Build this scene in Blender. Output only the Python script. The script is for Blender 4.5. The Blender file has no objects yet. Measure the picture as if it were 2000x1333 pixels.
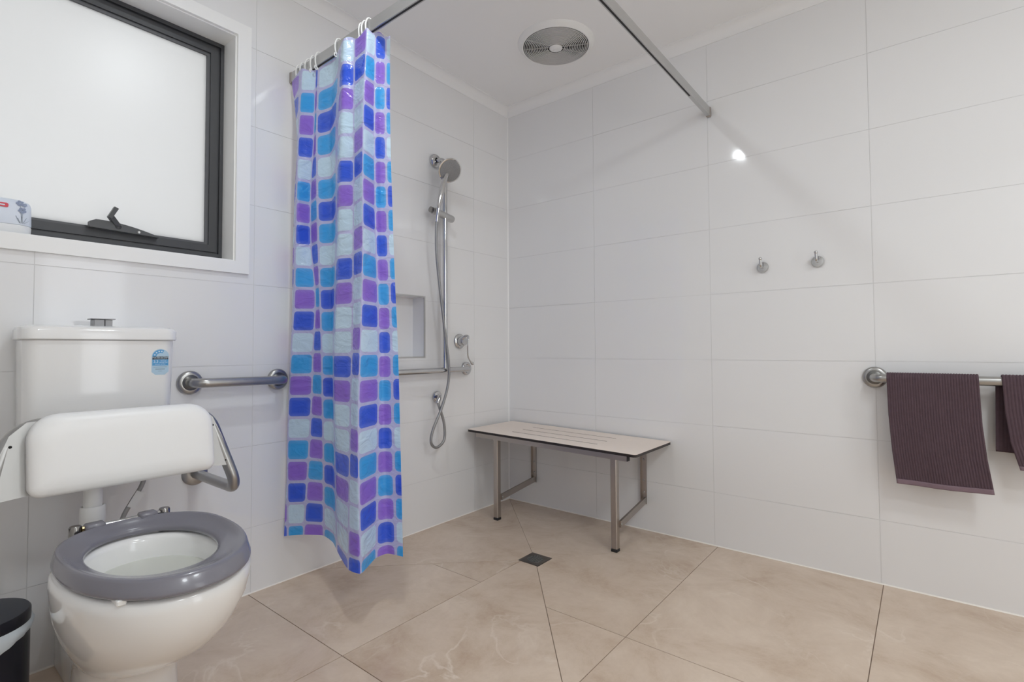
import bpy, bmesh, math, random
from mathutils import Vector, Matrix
random.seed(7)
PI = math.pi
scene = bpy.context.scene
COL = scene.collection

# ------------------------------------------------------------------ camera, world, lights, exposure
YAW, PITCH, ROLL = -0.6763, 0.0318, -0.0052
fw = Vector((math.sin(YAW)*math.cos(PITCH), math.cos(YAW)*math.cos(PITCH), math.sin(PITCH)))
r0 = fw.cross(Vector((0, 0, 1))).normalized(); u0 = r0.cross(fw)
rt = math.cos(ROLL)*r0 + math.sin(ROLL)*u0
upv = -math.sin(ROLL)*r0 + math.cos(ROLL)*u0
cam_data = bpy.data.cameras.new('camera'); cam = bpy.data.objects.new('camera', cam_data); COL.objects.link(cam)
M3 = Matrix((rt, upv, -fw)).transposed()
cam.matrix_world = Matrix.Translation((1.9517, -2.3976, 0.8954)) @ M3.to_4x4()
cam_data.sensor_width = 36; cam_data.lens = 998.5/2000*36; cam_data.shift_y = -0.00818
cam_data.clip_start = 0.02
scene.camera = cam

world = bpy.data.worlds.new('world'); scene.world = world; world.use_nodes = True
bg = world.node_tree.nodes['Background']; bg.inputs[0].default_value = (0.96, 0.98, 1.0, 1); bg.inputs[1].default_value = 3.2
scene.view_settings.view_transform = 'Standard'; scene.view_settings.look = 'None'
scene.view_settings.gamma = 1; scene.view_settings.use_curve_mapping = False
scene.view_settings.exposure = -0.13
LAMP_W = 6.5
CEIL = 2.358
RX, RY = 3.60, -2.78          # far ends of the room, behind the camera
def lamp(x, y, power, size=0.07):
    d = bpy.data.lights.new('downlight_lamp', 'AREA'); d.shape = 'DISK'; d.size = size; d.energy = power
    d.color = (0.905, 0.968, 1.0)
    o = bpy.data.objects.new('downlight_lamp', d); COL.objects.link(o); o.location = (x, y, CEIL-0.012)
    return o
LAMPS = [(0.92, -1.65, LAMP_W, 0.075), (2.70, -1.45, 11.0, 0.34), (2.95, -2.25, 11.0, 0.34)]  # the two wide entries are unseen fill lights added to brighten the room
lamp_objs = [lamp(*l) for l in LAMPS]
try:
    scene.cycles.use_denoising = True
    scene.cycles.max_bounces = 10; scene.cycles.diffuse_bounces = 8; scene.cycles.glossy_bounces = 6
    scene.cycles.caustics_reflective = False; scene.cycles.sample_clamp_indirect = 6
except Exception: pass

# ------------------------------------------------------------------ materials
def srgb(*c):
    f = lambda v: v/12.92 if v <= 0.04045 else ((v+0.055)/1.055)**2.4
    return tuple(f(v/255) for v in c) + (1,)
def mat(name, col, rough=0.5, metal=0.0, spec=0.5, bump=None, coat=0.0, vary=None):
    m = bpy.data.materials.new(name); m.use_nodes = True
    nt = m.node_tree; b = nt.nodes['Principled BSDF']
    b.inputs['Base Color'].default_value = col if len(col) == 4 else tuple(col)+(1,)
    b.inputs['Roughness'].default_value = rough; b.inputs['Metallic'].default_value = metal
    b.inputs['Specular IOR Level'].default_value = spec; b.inputs['Coat Weight'].default_value = coat
    tc = nt.nodes.new('ShaderNodeTexCoord')
    if vary:
        sc, amt = vary
        n = nt.nodes.new('ShaderNodeTexNoise'); n.inputs['Scale'].default_value = sc; n.inputs['Detail'].default_value = 4
        nt.links.new(tc.outputs['Object'], n.inputs['Vector'])
        mx = nt.nodes.new('ShaderNodeMix'); mx.data_type = 'RGBA'
        c = m.node_tree.nodes['Principled BSDF'].inputs['Base Color'].default_value[:]
        mx.inputs[6].default_value = tuple(v*(1-amt) for v in c[:3])+(1,)
        mx.inputs[7].default_value = tuple(min(1, v*(1+amt)) for v in c[:3])+(1,)
        nt.links.new(n.outputs['Fac'], mx.inputs[0]); nt.links.new(mx.outputs[2], b.inputs['Base Color'])
    if bump:
        sc, st, dist = bump[:3]
        n = nt.nodes.new('ShaderNodeTexNoise'); n.inputs['Scale'].default_value = sc; n.inputs['Detail'].default_value = 2
        bp = nt.nodes.new('ShaderNodeBump'); bp.inputs['Strength'].default_value = st; bp.inputs['Distance'].default_value = dist
        if len(bump) > 3:
            mp = nt.nodes.new('ShaderNodeMapping'); mp.inputs['Scale'].default_value = bump[3]
            nt.links.new(tc.outputs['Object'], mp.inputs['Vector']); nt.links.new(mp.outputs[0], n.inputs['Vector'])
        else: nt.links.new(tc.outputs['Object'], n.inputs['Vector'])
        nt.links.new(n.outputs['Fac'], bp.inputs['Height']); nt.links.new(bp.outputs[0], b.inputs['Normal'])
    return m

M = {}
M['tile'] = mat('glossy_white_tile', (0.80, 0.80, 0.805), 0.07, bump=(4.0, 0.05, 0.004), vary=(1.5, 0.012))
M['grout'] = mat('tile_grout', (0.70, 0.70, 0.70), 0.7)
M['paint'] = mat('ceiling_paint', (0.88, 0.88, 0.88), 0.7, bump=(300, 0.05, 0.0005))
M['plaster'] = mat('painted_plaster', (0.80, 0.80, 0.79), 0.6)
M['cornice'] = mat('cornice_paint', (0.86, 0.86, 0.86), 0.5)
M['silicone'] = mat('floor_silicone', (0.86, 0.82, 0.76), 0.4)
M['gloss_white'] = mat('gloss_white_paint', (0.88, 0.88, 0.87), 0.3)
M['china'] = mat('white_china', (0.84, 0.84, 0.835), 0.12, coat=0.3)
M['plastic_w'] = mat('white_plastic', (0.82, 0.82, 0.81), 0.3)
M['ring'] = mat('ring_plastic', (0.90, 0.90, 0.88), 0.35)
M['seat'] = mat('grey_seat_plastic', srgb(122, 121, 130), 0.22, coat=0.2)
M['vinyl'] = mat('white_vinyl', (0.86, 0.86, 0.855), 0.38, bump=(120, 0.04, 0.001))
M['steel'] = mat('brushed_steel', (0.43, 0.425, 0.415), 0.30, 1.0, bump=(60, 0.06, 0.001, (1, 1, 12)))
M['bench_steel'] = mat('bench_steel', (0.46, 0.42, 0.39), 0.34, 1.0)
M['plate_steel'] = mat('plate_steel', (0.58, 0.58, 0.57), 0.55, 0.9)
M['chrome'] = mat('chrome', (0.60, 0.60, 0.60), 0.08, 1.0)
M['satin'] = mat('satin_aluminium', (0.56, 0.56, 0.555), 0.36, 0.85)
M['dark_slot'] = mat('dark_slot', (0.02, 0.02, 0.022), 0.6)
M['frame'] = mat('charcoal_powdercoat', srgb(64, 65, 68), 0.42)
M['frame2'] = mat('charcoal_bead', srgb(88, 89, 92), 0.4)
M['winder'] = mat('winder_grey', srgb(76, 77, 79), 0.4)
M['laminate'] = mat('cream_laminate', srgb(240, 226, 214), 0.35, vary=(25, 0.02))
M['lam_core'] = mat('black_laminate_core', srgb(38, 32, 32), 0.45)
M['rubber'] = mat('black_rubber', (0.015, 0.015, 0.017), 0.6)
M['hole'] = mat('black_hole', (0.008, 0.008, 0.008), 0.8)
M['drain'] = mat('drain_metal', (0.42, 0.40, 0.385), 0.35, 1.0)
M['towel'] = mat('plum_towel', srgb(96, 79, 86), 0.95, spec=0.1, bump=(700, 0.9, 0.003), vary=(60, 0.14))
M['hem'] = mat('plum_hem', srgb(128, 109, 117), 0.9, spec=0.1, bump=(900, 0.5, 0.001), vary=(90, 0.08))
M['fan_w'] = mat('fan_plastic', (0.84, 0.84, 0.83), 0.35)
M['fan_g'] = mat('fan_grille', (0.72, 0.71, 0.70), 0.45)
M['bin'] = mat('navy_black_bin', srgb(22, 22, 34), 0.30)
M['bin_lid'] = mat('navy_black_lid', srgb(52, 58, 68), 0.42)
M['hose_braid'] = mat('braided_hose', (0.34, 0.34, 0.34), 0.4, 0.8, bump=(900, 0.6, 0.001))
M['tag'] = mat('clear_tag', (0.66, 0.66, 0.66), 0.25)
M['blk_chrome'] = mat('dark_chrome', (0.30, 0.29, 0.28), 0.12, 1.0)
M['brass'] = mat('brass', (0.62, 0.48, 0.26), 0.25, 1.0)
M['st_blue'] = mat('sticker_blue', srgb(84, 158, 210), 0.4)
M['st_pale'] = mat('sticker_pale', srgb(176, 204, 224), 0.4)
M['st_dark'] = mat('sticker_dark', srgb(30, 38, 50), 0.4)
M['st_white'] = mat('sticker_white', srgb(214, 232, 244), 0.4)
M['st_grey'] = mat('sticker_grey', srgb(120, 140, 152), 0.4)
M['pack'] = mat('pale_blue_pack', srgb(220, 228, 240), 0.4)
M['pack_base'] = mat('pack_base', srgb(226, 228, 230), 0.4)
M['red'] = mat('red_print', srgb(214, 70, 84), 0.4)
M['pk_flower'] = mat('grey_blue_print', srgb(140, 152, 178), 0.5)
M['pk_line'] = mat('grey_line_print', srgb(150, 160, 172), 0.5)
M['water'] = mat('bowl_water', (0.60, 0.61, 0.56), 0.2, spec=0.3)
M['spray'] = mat('grey_spray_face', (0.27, 0.27, 0.27), 0.4)
M['flush'] = mat('grey_flush_button', (0.30, 0.30, 0.31), 0.4, 0.6)

def bag_mat():
    m = mat('bin_bag', srgb(214, 224, 232), 0.35, bump=(18, 0.8, 0.01, (1, 1, 0.25)))
    return m
M['bag'] = bag_mat()

def pane_mat():
    m = bpy.data.materials.new('frosted_pane'); m.use_nodes = True
    nt = m.node_tree; nt.nodes.clear()
    out = nt.nodes.new('ShaderNodeOutputMaterial'); tr = nt.nodes.new('ShaderNodeBsdfTranslucent')
    gl = nt.nodes.new('ShaderNodeBsdfGlossy'); gl.inputs['Roughness'].default_value = 0.35
    df = nt.nodes.new('ShaderNodeBsdfDiffuse'); df.inputs[0].default_value = (0.8, 0.8, 0.8, 1)
    tr.inputs[0].default_value = (0.62, 0.62, 0.615, 1)
    a = nt.nodes.new('ShaderNodeMixShader'); a.inputs[0].default_value = 0.30
    nt.links.new(tr.outputs[0], a.inputs[1]); nt.links.new(df.outputs[0], a.inputs[2])
    b = nt.nodes.new('ShaderNodeMixShader'); b.inputs[0].default_value = 0.05
    nt.links.new(a.outputs[0], b.inputs[1]); nt.links.new(gl.outputs[0], b.inputs[2])
    nt.links.new(b.outputs[0], out.inputs[0])
    return m
M['pane'] = pane_mat()

def floor_mat():
    m = bpy.data.materials.new('beige_stone_tile'); m.use_nodes = True
    nt = m.node_tree; N = nt.nodes; L = nt.links; b = N['Principled BSDF']
    tc = N.new('ShaderNodeTexCoord'); oi = N.new('ShaderNodeObjectInfo')
    add = N.new('ShaderNodeVectorMath'); add.operation = 'ADD'
    comb = N.new('ShaderNodeCombineXYZ'); ml = N.new('ShaderNodeMath'); ml.operation = 'MULTIPLY'; ml.inputs[1].default_value = 9.0
    L.new(oi.outputs['Random'], ml.inputs[0]); L.new(ml.outputs[0], comb.inputs[0]); L.new(ml.outputs[0], comb.inputs[2])
    L.new(tc.outputs['Object'], add.inputs[0]); L.new(comb.outputs[0], add.inputs[1])
    n1 = N.new('ShaderNodeTexNoise'); n1.inputs['Scale'].default_value = 3.6; n1.inputs['Detail'].default_value = 9; n1.inputs['Roughness'].default_value = 0.70
    n1.inputs['Distortion'].default_value = 0.35
    L.new(add.outputs[0], n1.inputs['Vector'])
    r1 = N.new('ShaderNodeValToRGB'); e = r1.color_ramp.elements
    e[0].position = 0.28; e[0].color = srgb(184, 160, 138); e[1].position = 0.70; e[1].color = srgb(220, 202, 184)
    mid = e.new(0.48); mid.color = srgb(206, 186, 167)
    L.new(n1.outputs['Fac'], r1.inputs[0])
    n2 = N.new('ShaderNodeTexNoise'); n2.inputs['Scale'].default_value = 2.6; n2.inputs['Detail'].default_value = 8; n2.inputs['Distortion'].default_value = 0.9
    L.new(add.outputs[0], n2.inputs['Vector'])
    r2 = N.new('ShaderNodeValToRGB'); e = r2.color_ramp.elements
    e[0].position = 0.487; e[0].color = (0, 0, 0, 1); e[1].position = 0.513; e[1].color = (0, 0, 0, 1)
    w = e.new(0.50); w.color = (1, 1, 1, 1)
    L.new(n2.outputs['Fac'], r2.inputs[0])
    n3 = N.new('ShaderNodeTexNoise'); n3.inputs['Scale'].default_value = 2.2; n3.inputs['Detail'].default_value = 3
    L.new(add.outputs[0], n3.inputs['Vector'])
    r3 = N.new('ShaderNodeValToRGB'); r3.color_ramp.elements[0].position = 0.5; r3.color_ramp.elements[1].position = 0.7
    L.new(n3.outputs['Fac'], r3.inputs[0])
    mm = N.new('ShaderNodeMath'); mm.operation = 'MULTIPLY'; L.new(r2.outputs[0], mm.inputs[0]); L.new(r3.outputs[0], mm.inputs[1])
    m2 = N.new('ShaderNodeMath'); m2.operation = 'MULTIPLY'; m2.inputs[1].default_value = 0.55; L.new(mm.outputs[0], m2.inputs[0])
    mx = N.new('ShaderNodeMix'); mx.data_type = 'RGBA'; mx.inputs[7].default_value = srgb(236, 224, 210)
    L.new(m2.outputs[0], mx.inputs[0]); L.new(r1.outputs[0], mx.inputs[6]); L.new(mx.outputs[2], b.inputs['Base Color'])
    b.inputs['Roughness'].default_value = 0.27; b.inputs['Specular IOR Level'].default_value = 0.45
    bp = N.new('ShaderNodeBump'); bp.inputs['Strength'].default_value = 0.06; bp.inputs['Distance'].default_value = 0.004
    L.new(n1.outputs['Fac'], bp.inputs['Height']); L.new(bp.outputs[0], b.inputs['Normal'])
    return m
M['floor'] = floor_mat()
M['floor_grout'] = mat('floor_grout', srgb(138, 120, 106), 0.9)

def curtain_mat():
    m = bpy.data.materials.new('printed_curtain'); m.use_nodes = True
    nt = m.node_tree; N = nt.nodes; L = nt.links; N.clear()
    def math_(op, a, b=None, c=None):
        n = N.new('ShaderNodeMath'); n.operation = op
        for i, v in enumerate((a, b, c)):
            if v is None: continue
            if isinstance(v, (int, float)): n.inputs[i].default_value = v
            else: L.new(v, n.inputs[i])
        return n.outputs[0]
    uv = N.new('ShaderNodeUVMap'); uv.uv_map = 'UVMap'
    sep = N.new('ShaderNodeSeparateXYZ'); L.new(uv.outputs[0], sep.inputs[0])
    cu = sep.outputs[0]; col = math_('FLOOR', cu)                   # the print is laid out in whole prints per UV unit
    h = N.new('ShaderNodeTexWhiteNoise'); h.noise_dimensions = '1D'; L.new(col, h.inputs['W'])
    cv = math_('ADD', sep.outputs[1], math_('MULTIPLY', h.outputs['Value'], 0.16)); row = math_('FLOOR', cv)
    fu = math_('SUBTRACT', math_('SUBTRACT', cu, col), 0.5); fv = math_('SUBTRACT', math_('SUBTRACT', cv, row), 0.5)
    # rounded box distance
    hw, rr = 0.436, 0.19
    qx = math_('MAXIMUM', math_('SUBTRACT', math_('ABSOLUTE', fu), hw-rr), 0.0)
    qy = math_('MAXIMUM', math_('SUBTRACT', math_('ABSOLUTE', fv), hw-rr), 0.0)
    d = math_('SQRT', math_('ADD', math_('MULTIPLY', qx, qx), math_('MULTIPLY', qy, qy)))
    mr = N.new('ShaderNodeMapRange'); mr.interpolation_type = 'SMOOTHSTEP'
    L.new(d, mr.inputs[0]); mr.inputs[1].default_value = rr-0.012; mr.inputs[2].default_value = rr+0.012
    mr.inputs[3].default_value = 1.0; mr.inputs[4].default_value = 0.0
    mask = mr.outputs[0]
    # five kinds of column, each repeating four colours upwards
    ci = math_('DIVIDE', math_('ADD', math_('ADD', math_('MULTIPLY', math_('FLOORED_MODULO', col, 5.0), 4.0), math_('FLOORED_MODULO', row, 4.0)), 0.5), 20.0)
    S, W, B, P = srgb(66, 172, 244), srgb(208, 234, 252), srgb(60, 100, 230), srgb(152, 114, 224)
    seq = [S, W, B, P,  P, B, P, S,  S, W, S, B,  B, W, W, P,  B, P, W, W]
    rp = N.new('ShaderNodeValToRGB'); rp.color_ramp.interpolation = 'CONSTANT'; e = rp.color_ramp.elements
    e[0].position = 0; e[0].color = seq[0]; e[1].position = 0.05; e[1].color = seq[1]
    for k in range(2, 20): e.new(k/20).color = seq[k]
    L.new(ci, rp.inputs[0])
    # soft halo towards the rim of each print
    ed = N.new('ShaderNodeMapRange'); L.new(d, ed.inputs[0]); ed.inputs[1].default_value = 0.0; ed.inputs[2].default_value = rr
    ed.inputs[3].default_value = 0.0; ed.inputs[4].default_value = 0.10
    lt = N.new('ShaderNodeMix'); lt.data_type = 'RGBA'; L.new(ed.outputs[0], lt.inputs[0]); L.new(rp.outputs[0], lt.inputs[6]); lt.inputs[7].default_value = (0.8, 0.88, 1, 1)
    mx = N.new('ShaderNodeMix'); mx.data_type = 'RGBA'; L.new(mask, mx.inputs[0]); mx.inputs[6].default_value = srgb(198, 200, 238); L.new(lt.outputs[2], mx.inputs[7])
    out = N.new('ShaderNodeOutputMaterial')
    pr = N.new('ShaderNodeBsdfPrincipled'); pr.inputs['Roughness'].default_value = 0.2; pr.inputs['Specular IOR Level'].default_value = 0.5
    L.new(mx.outputs[2], pr.inputs['Base Color'])
    tr = N.new('ShaderNodeBsdfTranslucent'); L.new(mx.outputs[2], tr.inputs[0])
    ms = N.new('ShaderNodeMixShader'); ms.inputs[0].default_value = 0.24
    L.new(pr.outputs[0], ms.inputs[1]); L.new(tr.outputs[0], ms.inputs[2]); L.new(ms.outputs[0], out.inputs[0])
    # crinkles pressed in by the fold of the packet
    tc = N.new('ShaderNodeTexCoord')
    nz = N.new('ShaderNodeTexNoise'); nz.inputs['Scale'].default_value = 16; nz.inputs['Detail'].default_value = 3; nz.inputs['Distortion'].default_value = 0.7
    mp = N.new('ShaderNodeMapping'); mp.inputs['Scale'].default_value = (1, 1, 1.7); L.new(tc.outputs['Object'], mp.inputs[0]); L.new(mp.outputs[0], nz.inputs['Vector'])
    bp = N.new('ShaderNodeBump'); bp.inputs['Strength'].default_value = 0.5; bp.inputs['Distance'].default_value = 0.02
    L.new(nz.outputs['Fac'], bp.inputs['Height']); L.new(bp.outputs[0], pr.inputs['Normal'])
    return m
M['curtain'] = curtain_mat()

# ------------------------------------------------------------------ mesh helpers
def empty(name, label=None, cat=None, loc=(0, 0, 0), group=None, kind=None):
    o = bpy.data.objects.new(name, None); COL.objects.link(o); o.location = loc; o.empty_display_size = 0.05
    return tag(o, label, cat, group, kind)
def tag(o, label=None, cat=None, group=None, kind=None):
    if label: o['label'] = label
    if cat: o['category'] = cat
    if group: o['group'] = group
    if kind: o['kind'] = kind
    return o
def link(name, bm, m, parent=None, smooth=False, label=None, kind=None, normals=True):
    if normals: bmesh.ops.recalc_face_normals(bm, faces=bm.faces[:])
    me = bpy.data.meshes.new(name); bm.to_mesh(me); bm.free()
    ms = m if isinstance(m, (list, tuple)) else [m]
    for x in ms: me.materials.append(x)
    if smooth:
        for p in me.polygons: p.use_smooth = True
        if smooth != 'all':
            try: me.set_sharp_from_angle(angle=math.radians(40))
            except Exception: pass
    o = bpy.data.objects.new(name, me); COL.objects.link(o)
    if parent is not None:
        o.parent = parent                       # geometry is written in world space: cancel the parent's place
        loc = Vector((0, 0, 0)); p = parent
        while p is not None:
            loc += p.location; p = p.parent
        o.location = -loc
    if label: o['label'] = label
    if kind: o['kind'] = kind
    return o
def box(bm, a, b, bev=0.0, seg=2):
    a, b = Vector(a), Vector(b)
    lo = Vector(map(min, a, b)); hi = Vector(map(max, a, b))
    if bev <= 0:
        vs = [bm.verts.new((x, y, z)) for x in (lo.x, hi.x) for y in (lo.y, hi.y) for z in (lo.z, hi.z)]
        for f in ((0, 1, 3, 2), (4, 6, 7, 5), (0, 4, 5, 1), (2, 3, 7, 6), (0, 2, 6, 4), (1, 5, 7, 3)):
            bm.faces.new([vs[i] for i in f])
        return bm
    t = bmesh.new(); box(t, lo, hi)
    bmesh.ops.recalc_face_normals(t, faces=t.faces[:])
    bmesh.ops.bevel(t, geom=t.edges[:], offset=bev, segments=seg, profile=0.5, affect='EDGES')
    merge(bm, t); return bm
def merge(bm, t, mtx=None):
    mp = {}
    for v in t.verts: mp[v] = bm.verts.new(mtx @ v.co if mtx else v.co)
    for f in t.faces:
        try: n = bm.faces.new([mp[v] for v in f.verts]); n.material_index = f.material_index; n.smooth = f.smooth
        except ValueError: pass
    t.free()
def frame_of(d):
    d = Vector(d).normalized()
    a = Vector((0, 0, 1)) if abs(d.z) < 0.9 else Vector((1, 0, 0))
    x = d.cross(a).normalized(); y = d.cross(x).normalized()
    return x, y, d
def lathe(bm, prof, origin, axis, seg=32):
    """prof: list of (radius, height along axis)."""
    x, y, d = frame_of(axis); o = Vector(origin); rings = []
    for r, h in prof:
        if r < 1e-6: rings.append([bm.verts.new(o+d*h)])
        else: rings.append([bm.verts.new(o+d*h+(x*math.cos(2*PI*i/seg)+y*math.sin(2*PI*i/seg))*r) for i in range(seg)])
    for A, B in zip(rings, rings[1:]):
        for i in range(seg):
            j = (i+1) % seg
            if len(A) == 1 and len(B) == 1: continue
            if len(A) == 1: bm.faces.new((A[0], B[i], B[j]))
            elif len(B) == 1: bm.faces.new((A[i], A[j], B[0]))
            else: bm.faces.new((A[i], A[j], B[j], B[i]))
    return bm
def fillet(pts, r, n=8):
    pts = [Vector(p) for p in pts]; out = [pts[0]]
    for i in range(1, len(pts)-1):
        p, a, b = pts[i], pts[i-1], pts[i+1]
        da, db = (a-p), (b-p); ang = da.angle(db)
        rr = r[i-1] if isinstance(r, (list, tuple)) else r
        t = min(rr/math.tan(ang/2), da.length*0.49, db.length*0.49); rad = t*math.tan(ang/2)
        da.normalize(); db.normalize()
        s, e = p+da*t, p+db*t
        c = p+(da+db).normalized()*(rad/math.sin(ang/2))
        v0, v1 = s-c, e-c; tot = v0.angle(v1); ax = v0.cross(v1).normalized()
        for k in range(n+1): out.append(c+Matrix.Rotation(tot*k/n, 3, ax) @ v0)
    out.append(pts[-1]); return out
def smooth_path(pts, n=8):
    pts = [Vector(p) for p in pts]; out = []
    P = [pts[0]*2-pts[1]]+pts+[pts[-1]*2-pts[-2]]
    for i in range(1, len(P)-2):
        for k in range(n):
            t = k/n; a, b, c, d = P[i-1:i+3]
            out.append(0.5*((2*b)+(c-a)*t+(2*a-5*b+4*c-d)*t*t+(3*b-a-3*c+d)*t**3))
    out.append(pts[-1]); return out
def tube(bm, pts, r, seg=16, cap=True, rad=None):
    pts = [Vector(p) for p in pts]; rings = []
    d = (pts[1]-pts[0]).normalized(); x, y, _ = frame_of(d)
    for i, p in enumerate(pts):
        nd = (pts[min(i+1, len(pts)-1)]-pts[max(i-1, 0)]).normalized()
        q = d.rotation_difference(nd); x = q @ x; y = q @ y; d = nd
        rr = rad[i] if rad else r
        rings.append([bm.verts.new(p+(x*math.cos(2*PI*k/seg)+y*math.sin(2*PI*k/seg))*rr) for k in range(seg)])
    for A, B in zip(rings, rings[1:]):
        for i in range(seg): bm.faces.new((A[i], A[(i+1) % seg], B[(i+1) % seg], B[i]))
    if cap: bm.faces.new(rings[0]); bm.faces.new(rings[-1][::-1])
    return bm
def bar(bm, a, b, w, h, upd=(0, 0, 1)):
    """rectangular bar from a to b, w across, h along upd."""
    a, b = Vector(a), Vector(b); d = (b-a).normalized(); s = d.cross(Vector(upd)).normalized(); u = s.cross(d).normalized()
    v = [bm.verts.new(p+s*i*w/2+u*j*h/2) for p in (a, b) for i, j in ((-1, -1), (1, -1), (1, 1), (-1, 1))]
    for f in ((0, 1, 2, 3), (7, 6, 5, 4), (0, 4, 5, 1), (1, 5, 6, 2), (2, 6, 7, 3), (3, 7, 4, 0)): bm.faces.new([v[i] for i in f])
def prism(bm, poly, z0, z1, f=None):
    """poly list of 2D points; f maps (u,v,w) to 3D."""
    f = f or (lambda u, v, w: (u, v, w))
    A = [bm.verts.new(f(u, v, z0)) for u, v in poly]; B = [bm.verts.new(f(u, v, z1)) for u, v in poly]
    n = len(poly); bm.faces.new(A[::-1]); bm.faces.new(B)
    for i in range(n): bm.faces.new((A[i], A[(i+1) % n], B[(i+1) % n], B[i]))
def loft(bm, loops, cap0=True, cap1=True, closed=True):
    R = [[bm.verts.new(p) for p in lp] for lp in loops]; n = len(R[0])
    for A, B in zip(R, R[1:]):
        for i in range(n if closed else n-1): bm.faces.new((A[i], A[(i+1) % n], B[(i+1) % n], B[i]))
    if cap0: bm.faces.new(R[0][::-1])
    if cap1: bm.faces.new(R[-1])
    return R
def rrect(w, h, r, n=6):
    """rounded rectangle outline centred on 0, w by h."""
    pts = []
    for cx, cy, a0 in ((w/2-r, h/2-r, 0), (-w/2+r, h/2-r, 90), (-w/2+r, -h/2+r, 180), (w/2-r, -h/2+r, 270)):
        for k in range(n+1):
            a = math.radians(a0+90*k/n); pts.append((cx+r*math.cos(a), cy+r*math.sin(a)))
    return pts
def text_mesh(name, body, size, mtx, m, parent, align='CENTER'):
    cu = bpy.data.curves.new(name, 'FONT'); cu.body = body; cu.size = size; cu.align_x = align; cu.align_y = 'CENTER'; cu.extrude = 0.0001
    t = bpy.data.objects.new(name, cu); COL.objects.link(t)
    bpy.context.view_layer.update()
    dg = bpy.context.evaluated_depsgraph_get()
    me = bpy.data.meshes.new_from_object(t.evaluated_get(dg)); bpy.data.objects.remove(t)
    bm = bmesh.new(); bm.from_mesh(me); bmesh.ops.transform(bm, matrix=mtx, verts=bm.verts[:])
    bpy.data.meshes.remove(me)
    return link(name, bm, m, parent, normals=False)
def clip(poly, n, d):
    """keep the part of a convex 2D polygon where n.p >= d."""
    out = []
    for i in range(len(poly)):
        a, b = poly[i], poly[(i+1) % len(poly)]
        sa = n[0]*a[0]+n[1]*a[1]-d; sb = n[0]*b[0]+n[1]*b[1]-d
        if sa >= 0: out.append(a)
        if (sa >= 0) != (sb >= 0):
            t = sa/(sa-sb); out.append((a[0]+t*(b[0]-a[0]), a[1]+t*(b[1]-a[1])))
    return out
def area(p): return abs(sum(p[i][0]*p[(i+1) % len(p)][1]-p[(i+1) % len(p)][0]*p[i][1] for i in range(len(p))))/2

# ------------------------------------------------------------------ floor
slab = bmesh.new(); box(slab, (-0.30, 0.20, -0.12), (RX+0.1, RY-0.1, -0.002))
floor = tag(link('floor', slab, M['floor_grout']), kind='structure')
DC = (0.645, -0.620); DH = 0.053
G = 0.0013
corners = {'a': (0.0, 0.0), 'b': (0.0, -1.245), 'c': (1.21, -1.262), 'd': (1.21, 0.0)}
def halfplane(p, q, keep):
    nx, ny = -(q[1]-p[1]), q[0]-p[0]; l = math.hypot(nx, ny); nx, ny = nx/l, ny/l
    d = nx*p[0]+ny*p[1]
    if nx*keep[0]+ny*keep[1]-d < 0: nx, ny, d = -nx, -ny, -d
    return (nx, ny), d+G
sectors = [('a', 'd', (0.6, -0.1), ((0, 1), DC[1]+DH)), ('a', 'b', (0.1, -0.6), ((-1, 0), -(DC[0]-DH))),
           ('b', 'c', (0.6, -1.2), ((0, -1), -(DC[1]-DH))), ('c', 'd', (1.15, -0.6), ((1, 0), DC[0]+DH))]
xs = [0.0, 0.607, 1.212, 1.816, 2.42, 3.024, RX]; ys = [0.0, -0.922, -1.523, -2.128, RY]
for i in range(len(xs)-1):
    for j in range(len(ys)-1):
        cell = [(xs[i]+G, ys[j]-G), (xs[i]+G, ys[j+1]+G), (xs[i+1]-G, ys[j+1]+G), (xs[i+1]-G, ys[j]-G)]
        cuts = []
        if i < 2 and j < 2:
            for si, (s0, s1, keep, (dn, dd)) in enumerate(sectors):
                p = cell
                big = None                               # larger pieces where the photo shows no joint
                if si in (0, 3) and j == 0: big = (xs[0], xs[2], ys[0], ys[1]) if i == 0 else ()
                elif si == 1: big = (xs[0], xs[2], ys[0], ys[2]) if (i, j) == (0, 0) else ()
                elif si == 2 and i == 1: big = (xs[1], xs[2], ys[0], ys[2]) if j == 0 else ()
                if big == (): continue
                if big: p = [(big[0]+G, big[2]-G), (big[0]+G, big[3]+G), (big[1]-G, big[3]+G), (big[1]-G, big[2]-G)]
                for c in (s0, s1):
                    n, d = halfplane(DC, corners[c], keep)
                    if c == 'd' or (c == 'a' and si == 0): d -= G*0.85
                    p = clip(p, n, d) if p else p
                if p: p = clip(p, dn, dd)
                if p and area(p) > 0.0005: cuts.append(p)
        else: cuts = [cell]
        for p in cuts:
            bm = bmesh.new(); prism(bm, p, -0.010, 0.0)
            link('floor_tile', bm, M['floor'], floor)
# drain well under the grate
# ------------------------------------------------------------------ walls
WIN = (-2.600, -1.577, 1.217, 2.068)       # y0, y1, z0, z1 of the window opening in the left wall
NICHE = (-0.985, -0.664, 0.853, 1.163)
def wall_mesh(f, rects, t0, t1):
    bm = bmesh.new()
    for u0, u1, v0, v1 in rects: prism(bm, [(u0, v0), (u1, v0), (u1, v1), (u0, v1)], t0, t1, f)
    return bm
def sub(rects, h):
    out = []
    for a0, a1, b0, b1 in rects:
        x0, x1, y0, y1 = max(a0, h[0]), min(a1, h[1]), max(b0, h[2]), min(b1, h[3])
        if x0 >= x1 or y0 >= y1: out.append((a0, a1, b0, b1)); continue
        for rr in ((a0, a1, b0, y0), (a0, a1, y1, b1), (a0, x0, y0, y1), (x1, a1, y0, y1)):
            if rr[1]-rr[0] > 0.004 and rr[3]-rr[2] > 0.004: out.append(rr)
    return out
fl = lambda u, v, w: (-w, u, v)            # left wall: u = y, v = z, w = depth into the wall
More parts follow.
